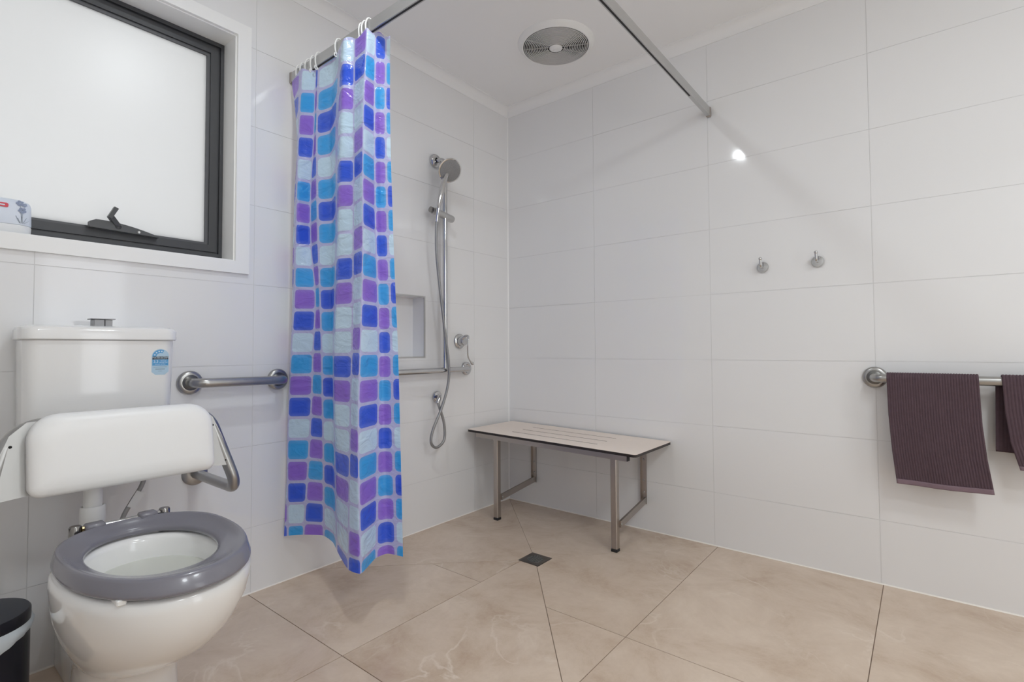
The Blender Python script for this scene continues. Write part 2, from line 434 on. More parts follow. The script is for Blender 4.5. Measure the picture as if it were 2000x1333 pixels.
fr = lambda u, v, w: (u, w, v)             # right wall: u = x, v = z
body = sub(sub([(RY-0.1, 0.2, -0.05, 2.42)], WIN), NICHE)
wall_left = tag(link('wall_left', wall_mesh(fl, body, 0.0014, 0.20), M['grout']), kind='structure')
wall_right = tag(link('wall_right', wall_mesh(fr, [(0.0, RX+0.1, -0.05, 2.42)], 0.0014, 0.15), M['grout']), kind='structure')
ZR = [0.002]+[0.2403+0.3*k for k in range(7)]+[2.355]
JR = [0.0006, 0.594, 1.198, 1.8096, 2.413, 3.017, RX]
JL = [-0.0006, -0.303, -0.908, -1.513, -2.1204, -2.726, RY]
g = 0.0008
def tile(f, rects, wall, n):
    bm = bmesh.new(); tx, tz = random.uniform(-0.0007, 0.0007), random.uniform(-0.0005, 0.0005)
    U = [r[0] for r in rects]+[r[1] for r in rects]; um, ul = (min(U)+max(U))/2, max(U)-min(U)
    V = [r[2] for r in rects]+[r[3] for r in rects]; vm, vl = (min(V)+max(V))/2, max(V)-min(V)
    def ff(u, v, w):
        return f(u, v, w+(tx*(u-um)/ul+tz*(v-vm)/vl if w < 0.005 else 0))
    for u0, u1, v0, v1 in rects: prism(bm, [(u0, v0), (u1, v0), (u1, v1), (u0, v1)], 0.0, 0.0095, ff)
    link('wall_tile', bm, M['tile'], wall)
for k in range(len(ZR)-1):
    for i in range(len(JR)-1):
        tile(fr, [(JR[i]+g, JR[i+1]-g, ZR[k]+g, ZR[k+1]-g)], wall_right, 0)
    for i in range(len(JL)-1):
        rc = sub(sub([(JL[i+1]+g, JL[i]-g, ZR[k]+g, ZR[k+1]-g)], WIN), NICHE)
        if rc: tile(fl, rc, wall_left, 0)
FILL_GAP = (-1.55, -1.00, 2.06)               # unseen opening added in the far wall to let daylight fill the room
b2 = bmesh.new()
for ya, yb, za in ((RY-0.1, FILL_GAP[0], -0.05), (FILL_GAP[1], 0.15, -0.05), (FILL_GAP[0], FILL_GAP[1], FILL_GAP[2])): box(b2, (RX, ya, za), (RX+0.1, yb, 2.42))
tag(link('wall_far', b2, M['plaster']), kind='structure')
b2 = bmesh.new(); box(b2, (-0.2, RY, -0.05), (RX+0.1, RY-0.1, 2.42)); tag(link('wall_back', b2, M['plaster']), kind='structure')
b2 = bmesh.new(); box(b2, (-0.2, 0.15, CEIL), (RX+0.1, RY-0.1, CEIL+0.1)); tag(link('ceiling', b2, M['paint']), kind='structure')
# cove cornice
cw, ch = 0.040, 0.051
prof = [(0.0, 0.0), (0.003, 0.0)]+[(0.003+(cw-0.006)*(1-math.cos(a)), 0.003+(ch-0.006)*math.sin(a)) for a in [PI/2*k/8 for k in range(9)]]+[(cw, ch-0.003), (cw, ch), (0, ch)]
zc = CEIL-ch
bm = bmesh.new(); loft(bm, [[(x, -p, zc+q) for p, q in prof] for x in (0.0, RX)]); tag(link('trim_1', bm, M['cornice'], smooth=True), kind='structure')
bm = bmesh.new(); loft(bm, [[(p, y, zc+q) for p, q in prof] for y in (0.0, RY)]); tag(link('trim_2', bm, M['cornice'], smooth=True), kind='structure')
# pale silicone beads along the floor and in the corner
bm = bmesh.new(); prism(bm, [(0, 0), (0.004, 0), (0, 0.004)], 0.0, RX, lambda u, v, w: (w, -u, v)); tag(link('baseboard_right', bm, M['silicone']), kind='structure')
bm = bmesh.new(); prism(bm, [(0, 0), (0.004, 0), (0, 0.004)], 0.0, RY, lambda u, v, w: (u, w, v)); tag(link('baseboard_left', bm, M['silicone']), kind='structure')
bm = bmesh.new(); prism(bm, [(0, 0), (0.005, 0), (0, -0.005)], 0.0, zc, lambda u, v, w: (u, v, w)); tag(link('trim_3', bm, M['gloss_white']), kind='structure')

# niche lining with metal edge trim
def lining(name, hole, d0, d1, m, parent, back=True, t=0.006):
    u0, u1, v0, v1 = hole; bm = bmesh.new()
    for r in ((u0, u1, v0, v0+t), (u0, u1, v1-t, v1), (u0, u0+t, v0+t, v1-t), (u1-t, u1, v0+t, v1-t)):
        prism(bm, [(r[0], r[2]), (r[1], r[2]), (r[1], r[3]), (r[0], r[3])], d0, d1, fl)
    if back: prism(bm, [(u0, v0), (u1, v0), (u1, v1), (u0, v1)], d1, d1+t, fl)
    return link(name, bm, m, parent)
lining('niche_lining', NICHE, 0.002, 0.088, M['tile'], wall_left)
e = 0.0
lining('niche_edge_trim', (NICHE[0]-e, NICHE[1]+e, NICHE[2]-e, NICHE[3]+e), -0.0015, 0.004, M['satin'], wall_left, back=False, t=0.007)

# ------------------------------------------------------------------ window
win = empty('window_1', None, None, (-0.1, (WIN[0]+WIN[1])/2, WIN[2]), kind='structure')
y0, y1, z0, z1 = WIN
def ring_prism(bm, o, i, d0, d1):
    for r in ((o[0], o[1], o[2], i[2]), (o[0], o[1], i[3], o[3]), (o[0], i[0], i[2], i[3]), (i[1], o[1], i[2], i[3])):
        prism(bm, [(r[0], r[2]), (r[1], r[2]), (r[1], r[3]), (r[0], r[3])], d0, d1, fl)
bm = bmesh.new(); ring_prism(bm, (y0-0.042, y1+0.042, z0-0.040, z1+0.040), (y0+0.006, y1-0.006, z0+0.004, z1-0.006), -0.011, -0.0003)
link('architrave', bm, M['gloss_white'], win)
bm = bmesh.new(); ring_prism(bm, (y0, y1, z0, z1), (y0+0.011, y1-0.011, z0+0.008, z1-0.011), 0.0, 0.135)
link('reveal', bm, M['gloss_white'], win)
iy0, iy1, iz0, iz1 = y0+0.011, y1-0.011, z0+0.008, z1-0.011
bm = bmesh.new(); ring_prism(bm, (iy0, iy1, iz0, iz1), (iy0+0.012, iy1-0.012, iz0+0.030, iz1-0.014), 0.096, 0.135)
ring_prism(bm, (iy0+0.012, iy1-0.012, iz0+0.030, iz1-0.014), (iy0+0.020, iy1-0.020, iz0+0.036, iz1-0.022), 0.106, 0.135)
link('outer_frame', bm, M['frame'], win)
s0 = (iy0+0.019, iy1-0.019, iz0+0.036, iz1-0.021); s1 = (s0[0]+0.026, s0[1]-0.026, s0[2]+0.026, s0[3]-0.026)
bm = bmesh.new(); ring_prism(bm, s0, s1, 0.100, 0.130); sash = link('sash', bm, M['frame'], win)
s2 = (s1[0]+0.011, s1[1]-0.011, s1[2]+0.008, s1[3]-0.011)
bm = bmesh.new(); ring_prism(bm, s1, s2, 0.107, 0.128); link('glazing_bead', bm, M['frame2'], sash, label='lighter grey glazing bead')
bm = bmesh.new(); prism(bm, [(s2[0]-0.004, s2[2]-0.004), (s2[1]+0.004, s2[2]-0.004), (s2[1]+0.004, s2[3]+0.004), (s2[0]-0.004, s2[3]+0.004)], 0.114, 0.118, fl)
link('pane', bm, M['pane'], win, label='frosted white pane')
# chain winder on the sash bottom rail
bm = bmesh.new()
yc0, yc1 = -1.985, -1.797
outl = [(yc0, 1.286), (yc1, 1.281), (yc1-0.002, 1.284)]
for k in range(1, 12):
    t = k/12; outl.append((yc1+(yc0-yc1)*t, 1.283+0.027*math.sin(PI*0.62*t)**0.9+0.003*t))
outl.append((yc0, 1.304))
prism(bm, outl, 0.072, 0.098, fl)
wd = link('winder', bm, M['winder'], win, label='dark grey half moon window winder')
bm = bmesh.new(); lathe(bm, [(0, 0), (0.0045, 0), (0.0045, 0.002), (0.003, 0.003), (0, 0.003)], (-0.072, -1.856, 1.2895), (1, 0, 0), 14)
link('winder_screw', bm, M['satin'], wd)
bm = bmesh.new()
bar(bm, (-0.080, -1.912, 1.302), (-0.068, -1.934, 1.327), 0.014, 0.019, (1, 0, 0))
bar(bm, (-0.066, -1.937, 1.322), (-0.060, -1.921, 1.356), 0.012, 0.020, (1, 0, 0))
link('winder_handle', bm, M['winder'], wd)
bm = bmesh.new(); lathe(bm, [(0, 0), (0.010, 0), (0.009, 0.008), (0, 0.009)], (-0.078, -1.912, 1.296), (0.5, 0, 1), 14)
link('winder_hub', bm, M['frame'], wd)

# ------------------------------------------------------------------ ceiling spot (outside the frame, seen mirrored in the tiles) plus two added fill lights
emit = bpy.data.materials.new('lit_diffuser'); emit.use_nodes = True
pb = emit.node_tree.nodes['Principled BSDF']; pb.inputs['Emission Color'].default_value = (1, 0.985, 0.96, 1); pb.inputs['Emission Strength'].default_value = 3.0
for i, (x, y, _, sz) in enumerate(LAMPS):
    k_ = sz/0.075
    t = empty('downlight', ['small recessed white downlight in the ceiling before the window', 'round white ceiling light in the middle of the far end', 'round white ceiling light nearest the back wall'][i], 'light', (x, y, CEIL))
    bm = bmesh.new(); lathe(bm, [(0.040*k_, -0.001), (0.041*k_, -0.006), (0.042*k_+0.010, -0.005), (0.042*k_+0.013, 0.0), (0.040*k_, 0.0)], (x, y, CEIL), (0, 0, 1), 32); link('bezel', bm, M['fan_w'], t, True)
    bm = bmesh.new(); lathe(bm, [(0, -0.003), (0.040*k_, -0.003), (0.040*k_, 0.0), (0, 0.0)], (x, y, CEIL), (0, 0, 1), 32); link('diffuser', bm, emit, t)

# ------------------------------------------------------------------ toilet suite
TY = -1.988
def egg(cx, af, ab, b, z, n=48, p=2.0, ty=TY):
    """egg outline: af = reach to the front (+x), ab = to the back, b = half width."""
    out = []
    for k in range(n):
        t = 2*PI*k/n; c, s = math.cos(t), math.sin(t)
        ex = 2.0/p
        x = (af if c > 0 else ab)*math.copysign(abs(c)**ex, c); y = b*math.copysign(abs(s)**(2.0/(p+0.1)), s)
        out.append((cx+x, ty+y, z))
    return out
wc = empty('toilet', 'white china toilet pan with grey seat below the padded back support', 'toilet', (0.5, TY, 0))
# china bowl: outside from the foot up, over the rim and down the inside
OUT = [(z, c-0.010, af*0.935, ab, b*0.96) for z, c, af, ab, b in [(0.000, 0.400, 0.165, 0.25, 0.108), (0.020, 0.400, 0.160, 0.25, 0.104), (0.120, 0.405, 0.155, 0.25, 0.098), (0.165, 0.410, 0.170, 0.22, 0.106),
       (0.185, 0.425, 0.200, 0.16, 0.116), (0.215, 0.445, 0.245, 0.15, 0.130), (0.260, 0.480, 0.290, 0.16, 0.150), (0.310, 0.515, 0.312, 0.175, 0.167), (0.360, 0.545, 0.315, 0.19, 0.178),
       (0.400, 0.560, 0.312, 0.20, 0.183), (0.418, 0.562, 0.308, 0.20, 0.181), (0.425, 0.562, 0.298, 0.195, 0.172)]]
INN = [(0.425, 0.570, 0.235, 0.165, 0.130), (0.415, 0.570, 0.225, 0.160, 0.124), (0.380, 0.570, 0.215, 0.155, 0.120), (0.33, 0.560, 0.18, 0.135, 0.105), (0.28, 0.55, 0.12, 0.10, 0.08), (0.25, 0.55, 0.08, 0.07, 0.06)]
bm = bmesh.new(); loft(bm, [egg(c, af, ab, b, z, p=2.15) for z, c, af, ab, b in OUT]+[egg(c, af, ab, b, z) for z, c, af, ab, b in INN])
bowl = link('bowl', bm, M['china'], wc, 'all')
bm = bmesh.new()
box(bm, (0.012, TY-0.075, 0.0), (0.22, TY+0.075, 0.20), 0.012); box(bm, (0.140, TY-0.07, 0.19), (0.40, TY+0.07, 0.40), 0.03, 3)
link('trap_housing', bm, M['china'], wc, True)
bm = bmesh.new(); lp = egg(0.57, 0.214, 0.154, 0.119, 0.374); bm.faces.new([bm.verts.new(p) for p in lp]); link('water', bm, M['water'], wc, label='still water in the bowl')
# grey seat ring: profile swept round between the outer and the inner outline
def ringpt(k, n, f, z, tilt=0.0):
    """f 0 = inner outline, 1 = outer outline"""
    t = 2*PI*k/n; c, s = math.cos(t), math.sin(t)
    def ol(af, ab, b, cx, p):
        x = (af if c > 0 else ab)*math.copysign(abs(c)**(2/p if c < 0 else 2/2.1), c); y = b*math.copysign(abs(s)**(2/2.15), s)
        return cx+x, y
    xo, yo = ol(0.286, 0.212, 0.170, 0.568, 2.9); xi, yi = ol(0.184, 0.163, 0.119, 0.556, 2.0)
    return (xi+(xo-xi)*f, TY+yi+(yo-yi)*f, z)
SP = [(0.04, 0.4315), (0.0, 0.435), (-0.01, 0.439), (0.02, 0.4435), (0.12, 0.4475), (0.35, 0.4525), (0.60, 0.460), (0.74, 0.4655), (0.82, 0.4672), (0.87, 0.4655), (0.905, 0.461), (0.965, 0.447), (1.0, 0.440), (1.0, 0.436), (0.97, 0.4325)]
n = 64; bm = bmesh.new(); loops = [[ringpt(k, n, f, z) for k in range(n)] for f, z in SP]
R = loft(bm, loops, False, False)
for i in range(n): bm.faces.new((R[-1][i], R[-1][(i+1) % n], R[0][(i+1) % n], R[0][i]))
seat = link('seat', bm, M['seat'], wc, 'all', label='grey plastic seat ring')
for a in (2.2, -2.2, 0.75, -0.75):
    p = ringpt(a/(2*PI)*n, n, 0.84 if a == -0.75 else 0.6, 0.427); bm = bmesh.new(); box(bm, (p[0]-0.02, p[1]-0.008, 0.4235), (p[0]+0.02, p[1]+0.008, 0.4345), 0.002, 1)
    link('bumper', bm, M['plastic_w'], seat)
for yy in (TY-0.062, TY+0.048):
    bm = bmesh.new(); box(bm, (0.338, yy-0.020, 0.450), (0.372, yy+0.020, 0.474), 0.006, 3); link('hinge_lug', bm, M['seat'], seat, True)
bm = bmesh.new(); tube(bm, [(0.348, TY-0.085, 0.462), (0.348, TY+0.085, 0.462)], 0.006, 12); link('hinge_pin', bm, M['chrome'], wc, True, label='chrome hinge rod')
for yy, mm in ((TY-0.098, 'brass'), (TY+0.088, 'chrome')):
    bm = bmesh.new(); lathe(bm, [(0, 0.424), (0.013, 0.424), (0.013, 0.469), (0.011, 0.473), (0, 0.4735)], (0.348, yy, 0), (0, 0, 1), 20); hb = link('hinge_post', bm, M['blk_chrome'], wc, True)
    s = 1 if yy < TY else -1
    bm = bmesh.new(); tube(bm, [(0.352, yy+s*0.012, 0.464), (0.352, yy+s*0.026, 0.464)], 0.006, 12); link('hinge_collar', bm, M[mm], hb, True, label='brass collar' if mm == 'brass' else None)

# cistern on the wall
ct = empty('toilet_cistern', 'white cistern with lid and blue water sticker on the wall under the window', 'cistern', (0.0, TY, 0.52))
def rr_loop(x0, x1, hw, z, r, n=6):
    cx = (x0+x1)/2; return [(cx+a, TY+b, z) for a, b in rrect(x1-x0, 2*hw, r, n)]
bm = bmesh.new(); loft(bm, [rr_loop(0.004, x1, hw, z, r) for z, x1, hw, r in ((0.535, 0.130, 0.150, 0.03), (0.545, 0.142, 0.160, 0.035), (0.60, 0.150, 0.166, 0.035), (0.925, 0.160, 0.172, 0.035))])
link('tank', bm, M['china'], ct, True)
bm = bmesh.new(); loft(bm, [rr_loop(0.003, x1, hw, z, r) for z, x1, hw, r in ((0.926, 0.164, 0.175, 0.032), (0.929, 0.168, 0.178, 0.034), (0.952, 0.168, 0.178, 0.034), (0.960, 0.165, 0.175, 0.036), (0.965, 0.154, 0.166, 0.04), (0.967, 0.12, 0.13, 0.04))])
link('lid', bm, M['china'], ct, True)
bm = bmesh.new(); box(bm, (0.075, TY-0.021, 0.966), (0.118, TY+0.003, 0.986), 0.001, 1); box(bm, (0.075, TY+0.004, 0.966), (0.118, TY+0.021, 0.986), 0.001, 1)
fb = link('flush_button', bm, M['flush'], ct, label='grey raised two part flush button')
bm = bmesh.new(); box(bm, (0.070, TY-0.027, 0.9862), (0.123, TY+0.027, 0.9885)); link('button_cap', bm, M['flush'], fb)
bm = bmesh.new(); lathe(bm, [(0, 0.30), (0.022, 0.30), (0.022, 0.54), (0, 0.54)], (0.19*0+0.10, TY-0.012, 0), (0, 0, 1), 24); fp = link('flush_pipe', bm, M['plastic_w'], ct, True)
bm = bmesh.new(); lathe(bm, [(0, 0.34), (0.026, 0.34), (0.028, 0.36), (0.0295, 0.425), (0.029, 0.453), (0.0265, 0.456), (0.0235, 0.455), (0.0235, 0.44)], (0.10, TY-0.012, 0), (0, 0, 1), 24); link('pipe_collar', bm, M['plastic_w'], fp, True)
bm = bmesh.new(); tube(bm, smooth_path([(0.10, TY+0.115, 0.535), (0.10, TY+0.105, 0.49), (0.10, TY+0.080, 0.445), (0.10, TY+0.058, 0.40), (0.10, TY+0.05, 0.34), (0.06, TY+0.055, 0.27), (0.004, TY+0.06, 0.25)]), 0.0065, 12)
wh = link('water_hose', bm, M['hose_braid'], ct, True, label='grey braided water hose')
bm = bmesh.new(); bar(bm, (0.1085, TY+0.076, 0.430), (0.1085, TY+0.100, 0.472), 0.022, 0.0008, (1, 0, 0)); link('hose_tag', bm, M['tag'], wh, label='clear plastic tag')
# water rating sticker on the front of the tank
SX, SYC, SZ = 0.1600, -1.858, 0.866
def on_tank(u, v, w=0.0):
    z = SZ+v; return (0.150+(z-0.60)/0.325*0.010+0.0004+w, SYC+u, z)
def sticker(name, polys, m, par, w):
    bm = bmesh.new()
    for p in polys: bm.faces.new([bm.verts.new(on_tank(u, v, w)) for u, v in p])
    return link(name, bm, m, par, normals=False)
W2 = 0.0205
arc = lambda r, a0, a1, n=16: [(r*math.cos(math.radians(a0+(a1-a0)*k/n)), r*math.sin(math.radians(a0+(a1-a0)*k/n))) for k in range(n+1)]
cy = 0.012
outl = [(-W2-0.0016, -0.034), (-0.012, -0.043), (0.012, -0.043), (W2+0.0016, -0.034), (W2+0.0016, cy)]+[(u*1.0, v+cy) for u, v in arc(0.0225, 0, 180)]
st = sticker('sticker', [outl], M['st_pale'], ct, 0.0); st['label'] = 'pale blue water rating sticker'
band = [(u, v+cy) for u, v in arc(0.0205, 62, 180)]; inner = [(u, v+cy) for u, v in arc(0.0105, 180, 62)]
sticker('star_arc', [[band[k], band[k+1], inner[-k-2], inner[-k-1]] for k in range(16)], M['st_blue'], st, 0.0002)
sticker('dark_band', [[(-W2, cy-0.009), (W2, cy-0.009), (W2, cy), (-W2, cy)]], M['st_dark'], st, 0.0002)
sticker('blue_panel', [[(-W2, cy-0.027), (W2, cy-0.027), (W2, cy-0.0092), (-W2, cy-0.0092)]], M['st_blue'], st, 0.0002)
def star(u, v, r):
    return [(u+(r if k % 2 == 0 else r*0.42)*math.sin(PI*k/5), v+(r if k % 2 == 0 else r*0.42)*math.cos(PI*k/5)) for k in range(10)]
sticker('rating_star', [star(0.0155*math.cos(math.radians(a)), cy+0.0155*math.sin(math.radians(a)), 0.0031) for a in (160, 132, 104, 78)], M['st_white'], st, 0.0004)
def txt(name, body, size, u, v, m, al='CENTER'):
    mt = Matrix.Translation(on_tank(u, v, 0.0004)) @ Matrix(((0, 0, 1), (1, 0, 0), (0, 1, 0))).to_4x4()
    return text_mesh(name, body, size, mt, m, st, al)
txt('lettering', 'WATER RATING', 0.0056, 0, cy-0.0030, M['st_white'])
txt('lettering', 'www.waterrating.gov.au', 0.0036, 0, cy-0.0070, M['st_white'])
txt('lettering', '3.3', 0.0105, -0.0115, cy-0.0155, M['st_white'])
txt('lettering', 'litres per', 0.0042, 0.0085, cy-0.0130, M['st_white'])
txt('lettering', 'average flush', 0.0042, 0.0085, cy-0.0175, M['st_white'])
txt('lettering', 'litres per full flush', 0.0038, 0, cy-0.0232, M['st_white'])
sticker('small_print', [[(-W2*k, v), (W2*k, v), (W2*k, v+0.0009), (-W2*k, v+0.0009)] for k, v in ((0.85, -0.0200), (0.62, -0.0255), (0.60, -0.0275), (0.25, -0.0325))], M['st_grey'], st, 0.0002)

# padded backrest on its wall frame
BY = -1.985
bk = empty('toilet_back_support', 'white padded back support on a bent steel tube frame above the toilet', 'back support', (0, BY, 0.476))
for s in (1, -1):
    yf = BY+s*0.281
    bm = bmesh.new(); lathe(bm, [(0, 0), (0.040, 0), (0.040, 0.004), (0.036, 0.008), (0.022, 0.011), (0.016, 0.012), (0, 0.012)], (0.0, yf, 0.476), (1, 0, 0), 32)
    link('wall_flange', bm, M['steel'], bk, True)
    pts = fillet([(0.0, yf, 0.476), (0.345, yf-s*0.004, 0.480), (0.292, BY+s*0.206, 0.722), (0.262, BY+s*0.09, 0.712)], [0.045, 0.085], 10)
    bm = bmesh.new(); tube(bm, pts, 0.0160, 18); link('frame_tube', bm, M['steel'], bk, True)
    bm = bmesh.new()
    P = [(BY+s*0.150, 0.566), (BY+s*0.262, 0.556), (BY+s*0.254, 0.590), (BY+s*0.236, 0.648), (BY+s*0.216, 0.700), (BY+s*0.186, 0.728), (BY+s*0.150, 0.730)]
    fx = lambda u, v, w: (0.350-(v-0.50)*0.19+w, u, v)
    prism(bm, P, -0.0015, 0.0015, fx); pl = link('side_plate', bm, M['plate_steel'], bk)
    for v_, u_ in ((0.572, 0.244), (0.676, 0.214)):
        bm = bmesh.new(); lathe(bm, [(0, 0), (0.0035, 0), (0.002, 0.002), (0, 0.002)], fx(BY+s*u_, v_, 0.0015), (1, 0, 0.16), 10); link('rivet', bm, M['hole'], pl)
bm = bmesh.new()
pw, ph = 0.392, 0.186
def padpt(u, v, w): return (0.338-(v)*0.17+w, BY+0.006+u, 0.652+v)
def pad_outline(ins):
    w_, h_ = pw/2-ins, ph/2-ins; out = []
    for cx, cy, a0, r in ((1, 1, 0, 0.060), (-1, 1, 90, 0.060), (-1, -1, 180, 0.024), (1, -1, 270, 0.024)):
        r = max(r-ins*0.6, 0.008)
        for k in range(9):
            a = math.radians(a0+90*k/8); out.append((cx*(w_-r)+r*math.cos(a), cy*(h_-r)+r*math.sin(a)))
    return out
L1 = []
for ins, w in ((0.003, -0.010), (0.0, -0.006), (0.0, 0.016), (0.003, 0.024), (0.010, 0.031), (0.022, 0.036), (0.045, 0.039)):
    L1.append([padpt(u, v, w) for u, v in pad_outline(ins)])
loft(bm, L1); link('pad', bm, M['vinyl'], bk, 'all', label='white vinyl backrest pad')

# ------------------------------------------------------------------ steel grab rails
def flange(bm, p, ax, r=0.040):
    lathe(bm, [(0, 0.0), (r, 0.0), (r, 0.006), (r*0.96, 0.010), (r*0.82, 0.0140), (r*0.66, 0.0145), (r*0.54, 0.0105), (0, 0.0105)], p, ax, 36)
def wall_rail(name, label, cat, p0, p1, out, nrm, r=0.016, bend=0.040, ext=0.0):
    n = Vector(nrm); p0, p1 = Vector(p0), Vector(p1)
    t = empty(name, label, cat, p0)
    for p in (p0, p1):
        bm = bmesh.new(); flange(bm, p, n); link('wall_flange', bm, M['steel'], t, True)
    bm = bmesh.new(); tube(bm, fillet([p0+n*0.004, p0+n*out, p1+n*out, p1+n*0.004], bend, 10), r, 20)
    link('rail', bm, M['steel'], t, True); return t
wall_rail('grab_rail', 'short brushed steel grab rail on the wall right of the cistern', 'grab rail', (0, -1.724, 0.786), (0, -1.420, 0.783), 0.070, (1, 0, 0))
wall_rail('towel_rail', 'brushed steel rail on the right wall carrying two towels', 'towel rail', (1.807, 0, 0.780), (2.507, 0, 0.778), 0.065, (0, -1, 0))
# shower rail: level bar, upright and slider
sr = empty('shower_grab_rail', 'chrome shower rail with level bar and upright behind the curtain end', 'grab rail', (0, -0.372, 0.790))
for p in ((0, -0.372, 0.790), (0, -1.262, 0.786)):
    bm = bmesh.new(); flange(bm, p, (1, 0, 0), 0.036); link('wall_flange', bm, M['chrome'], sr, True)
bm = bmesh.new(); tube(bm, fillet([(0.004, -0.395, 0.790), (0.060, -0.395, 0.790), (0.060, -1.262, 0.786), (0.004, -1.262, 0.786)], 0.035, 10), 0.0145, 18); link('level_bar', bm, M['chrome'], sr, True)
bm = bmesh.new(); tube(bm, fillet([(0.060, -0.583, 0.790), (0.060, -0.585, 1.871), (0.004, -0.600, 1.871)], 0.038, 12), 0.0125, 18); link('upright_bar', bm, M['chrome'], sr, True)
bm = bmesh.new(); lathe(bm, [(0.0135, 0.0), (0.034, 0.0), (0.035, 0.004), (0.033, 0.014), (0.028, 0.019), (0.0135, 0.020)], (0, -0.602, 1.871), (1, 0, 0), 32); link('wall_flange', bm, M['chrome'], sr, True)
bm = bmesh.new(); tube(bm, [(0.060, -0.672, 1.590), (0.060, -0.662, 1.589), (0.060, -0.655, 1.589), (0.060, -0.535, 1.570), (0.060, -0.529, 1.569)], 0.018, 20, rad=[0.016, 0.0175, 0.0185, 0.0185, 0.016])
sl = link('slider', bm, M['satin'], sr, True, label='satin sliding handset holder')
bm = bmesh.new(); tube(bm, [(0.060, -0.684, 1.592), (0.060, -0.675, 1.591)], 0.0145, 18); link('slider_knob', bm, M['blk_chrome'], sl, True)

# hand shower in the slider
hs = empty('hand_shower', 'round chrome hand shower resting in the slider of the upright', 'shower head', (0.085, -0.66, 1.56))
hc = Vector((0.118, -0.606, 1.795)); hn = Vector((0.68, -0.22, -0.46)).normalized()
neck = hc-hn*0.022
bm = bmesh.new(); tube(bm, smooth_path([(0.092, -0.668, 1.548), (0.094, -0.660, 1.60), (0.097, -0.645, 1.665), (0.100, -0.628, 1.735), neck], 6), 0.011, 16,
     rad=[0.0095+0.0045*min(1, k/12) for k in range(25)]); link('handle', bm, M['chrome'], hs, True)
bm = bmesh.new(); lathe(bm, [(0, -0.030), (0.018, -0.029), (0.040, -0.020), (0.057, -0.008), (0.062, 0.0), (0.061, 0.004), (0.056, 0.005), (0, 0.005)], hc, hn, 40); hd = link('head', bm, M['chrome'], hs, True)
bm = bmesh.new(); lathe(bm, [(0, 0.0052), (0.0530, 0.0052), (0.0545, 0.0068), (0.0520, 0.0075), (0, 0.0075)], hc, hn, 40); fpz = link('spray_plate', bm, M['spray'], hs, True, label='grey spray plate')
bm = bmesh.new(); hx, hy, _ = frame_of(hn)
for ring_, cnt in ((0.009, 6), (0.0185, 12), (0.028, 18), (0.0375, 24), (0.047, 30)):
    for k in range(cnt):
        a = 2*PI*k/cnt; lathe(bm, [(0.0016, 0.0074), (0.0013, 0.0095), (0, 0.0095)], hc+(hx*math.cos(a)+hy*math.sin(a))*ring_, hn, 6)
link('nozzle', bm, M['hose_braid'], fpz, kind='stuff')
# hose
ho = empty('shower_hose', 'silver metal shower hose hanging in a loop below the level bar', 'hose', (0.07, -0.635, 0.64))
hp = [(0.092, -0.668, 1.548), (0.090, -0.672, 1.48), (0.084, -0.664, 1.361), (0.081, -0.641, 1.21), (0.082, -0.606, 0.98), (0.086, -0.584, 0.824), (0.080, -0.583, 0.72), (0.072, -0.617, 0.608),
      (0.066, -0.672, 0.500), (0.064, -0.683, 0.438), (0.064, -0.647, 0.409), (0.064, -0.596, 0.440), (0.062, -0.594, 0.520), (0.058, -0.620, 0.600), (0.050, -0.630, 0.640)]
bm = bmesh.new(); tube(bm, smooth_path(hp, 10), 0.0068, 12); link('hose_tube', bm, M['hose_braid'], ho, True)
bm = bmesh.new(); tube(bm, [(0.092, -0.6685, 1.556), (0.0915, -0.670, 1.525)], 0.0095, 14); link('hose_nut', bm, M['chrome'], ho, True)
so = empty('wall_outlet', 'small chrome hose outlet low on the shower wall', 'outlet', (0, -0.586, 0.648))
bm = bmesh.new(); lathe(bm, [(0, 0), (0.030, 0), (0.030, 0.006), (0.026, 0.012), (0.014, 0.015), (0, 0.015)], (0, -0.587, 0.652), (1, 0, 0), 30); link('flange', bm, M['chrome'], so, True)
bm = bmesh.new(); tube(bm, fillet([(0.010, -0.587, 0.652), (0.050, -0.612, 0.655), (0.050, -0.629, 0.625)], 0.015, 8), 0.0115, 16); link('elbow', bm, M['chrome'], so, True)
# mixer
mx = empty('shower_mixer', 'chrome mixer tap with a long loop lever on the shower wall', 'tap', (0, -0.421, 0.935))
bm = bmesh.new(); lathe(bm, [(0, 0), (0.040, 0), (0.040, 0.006), (0.037, 0.010), (0.026, 0.013), (0.024, 0.040), (0.021, 0.044), (0, 0.045)], (0, -0.423, 0.938), (1, 0, 0), 36); link('mixer_body', bm, M['chrome'], mx, True)
bm = bmesh.new()
tube(bm, smooth_path([(0.040, -0.440, 0.950), (0.056, -0.432, 0.965), (0.074, -0.430, 0.962), (0.079, -0.437, 0.935), (0.076, -0.436, 0.900), (0.068, -0.424, 0.855), (0.064, -0.398, 0.826), (0.062, -0.378, 0.815)], 6), 0.005, 12,
     rad=[0.0085-0.0045*min(1, k/20) for k in range(36)]+[0.005, 0.006, 0.0075, 0.0085, 0.009, 0.008, 0.005]); link('lever', bm, M['chrome'], mx, True)

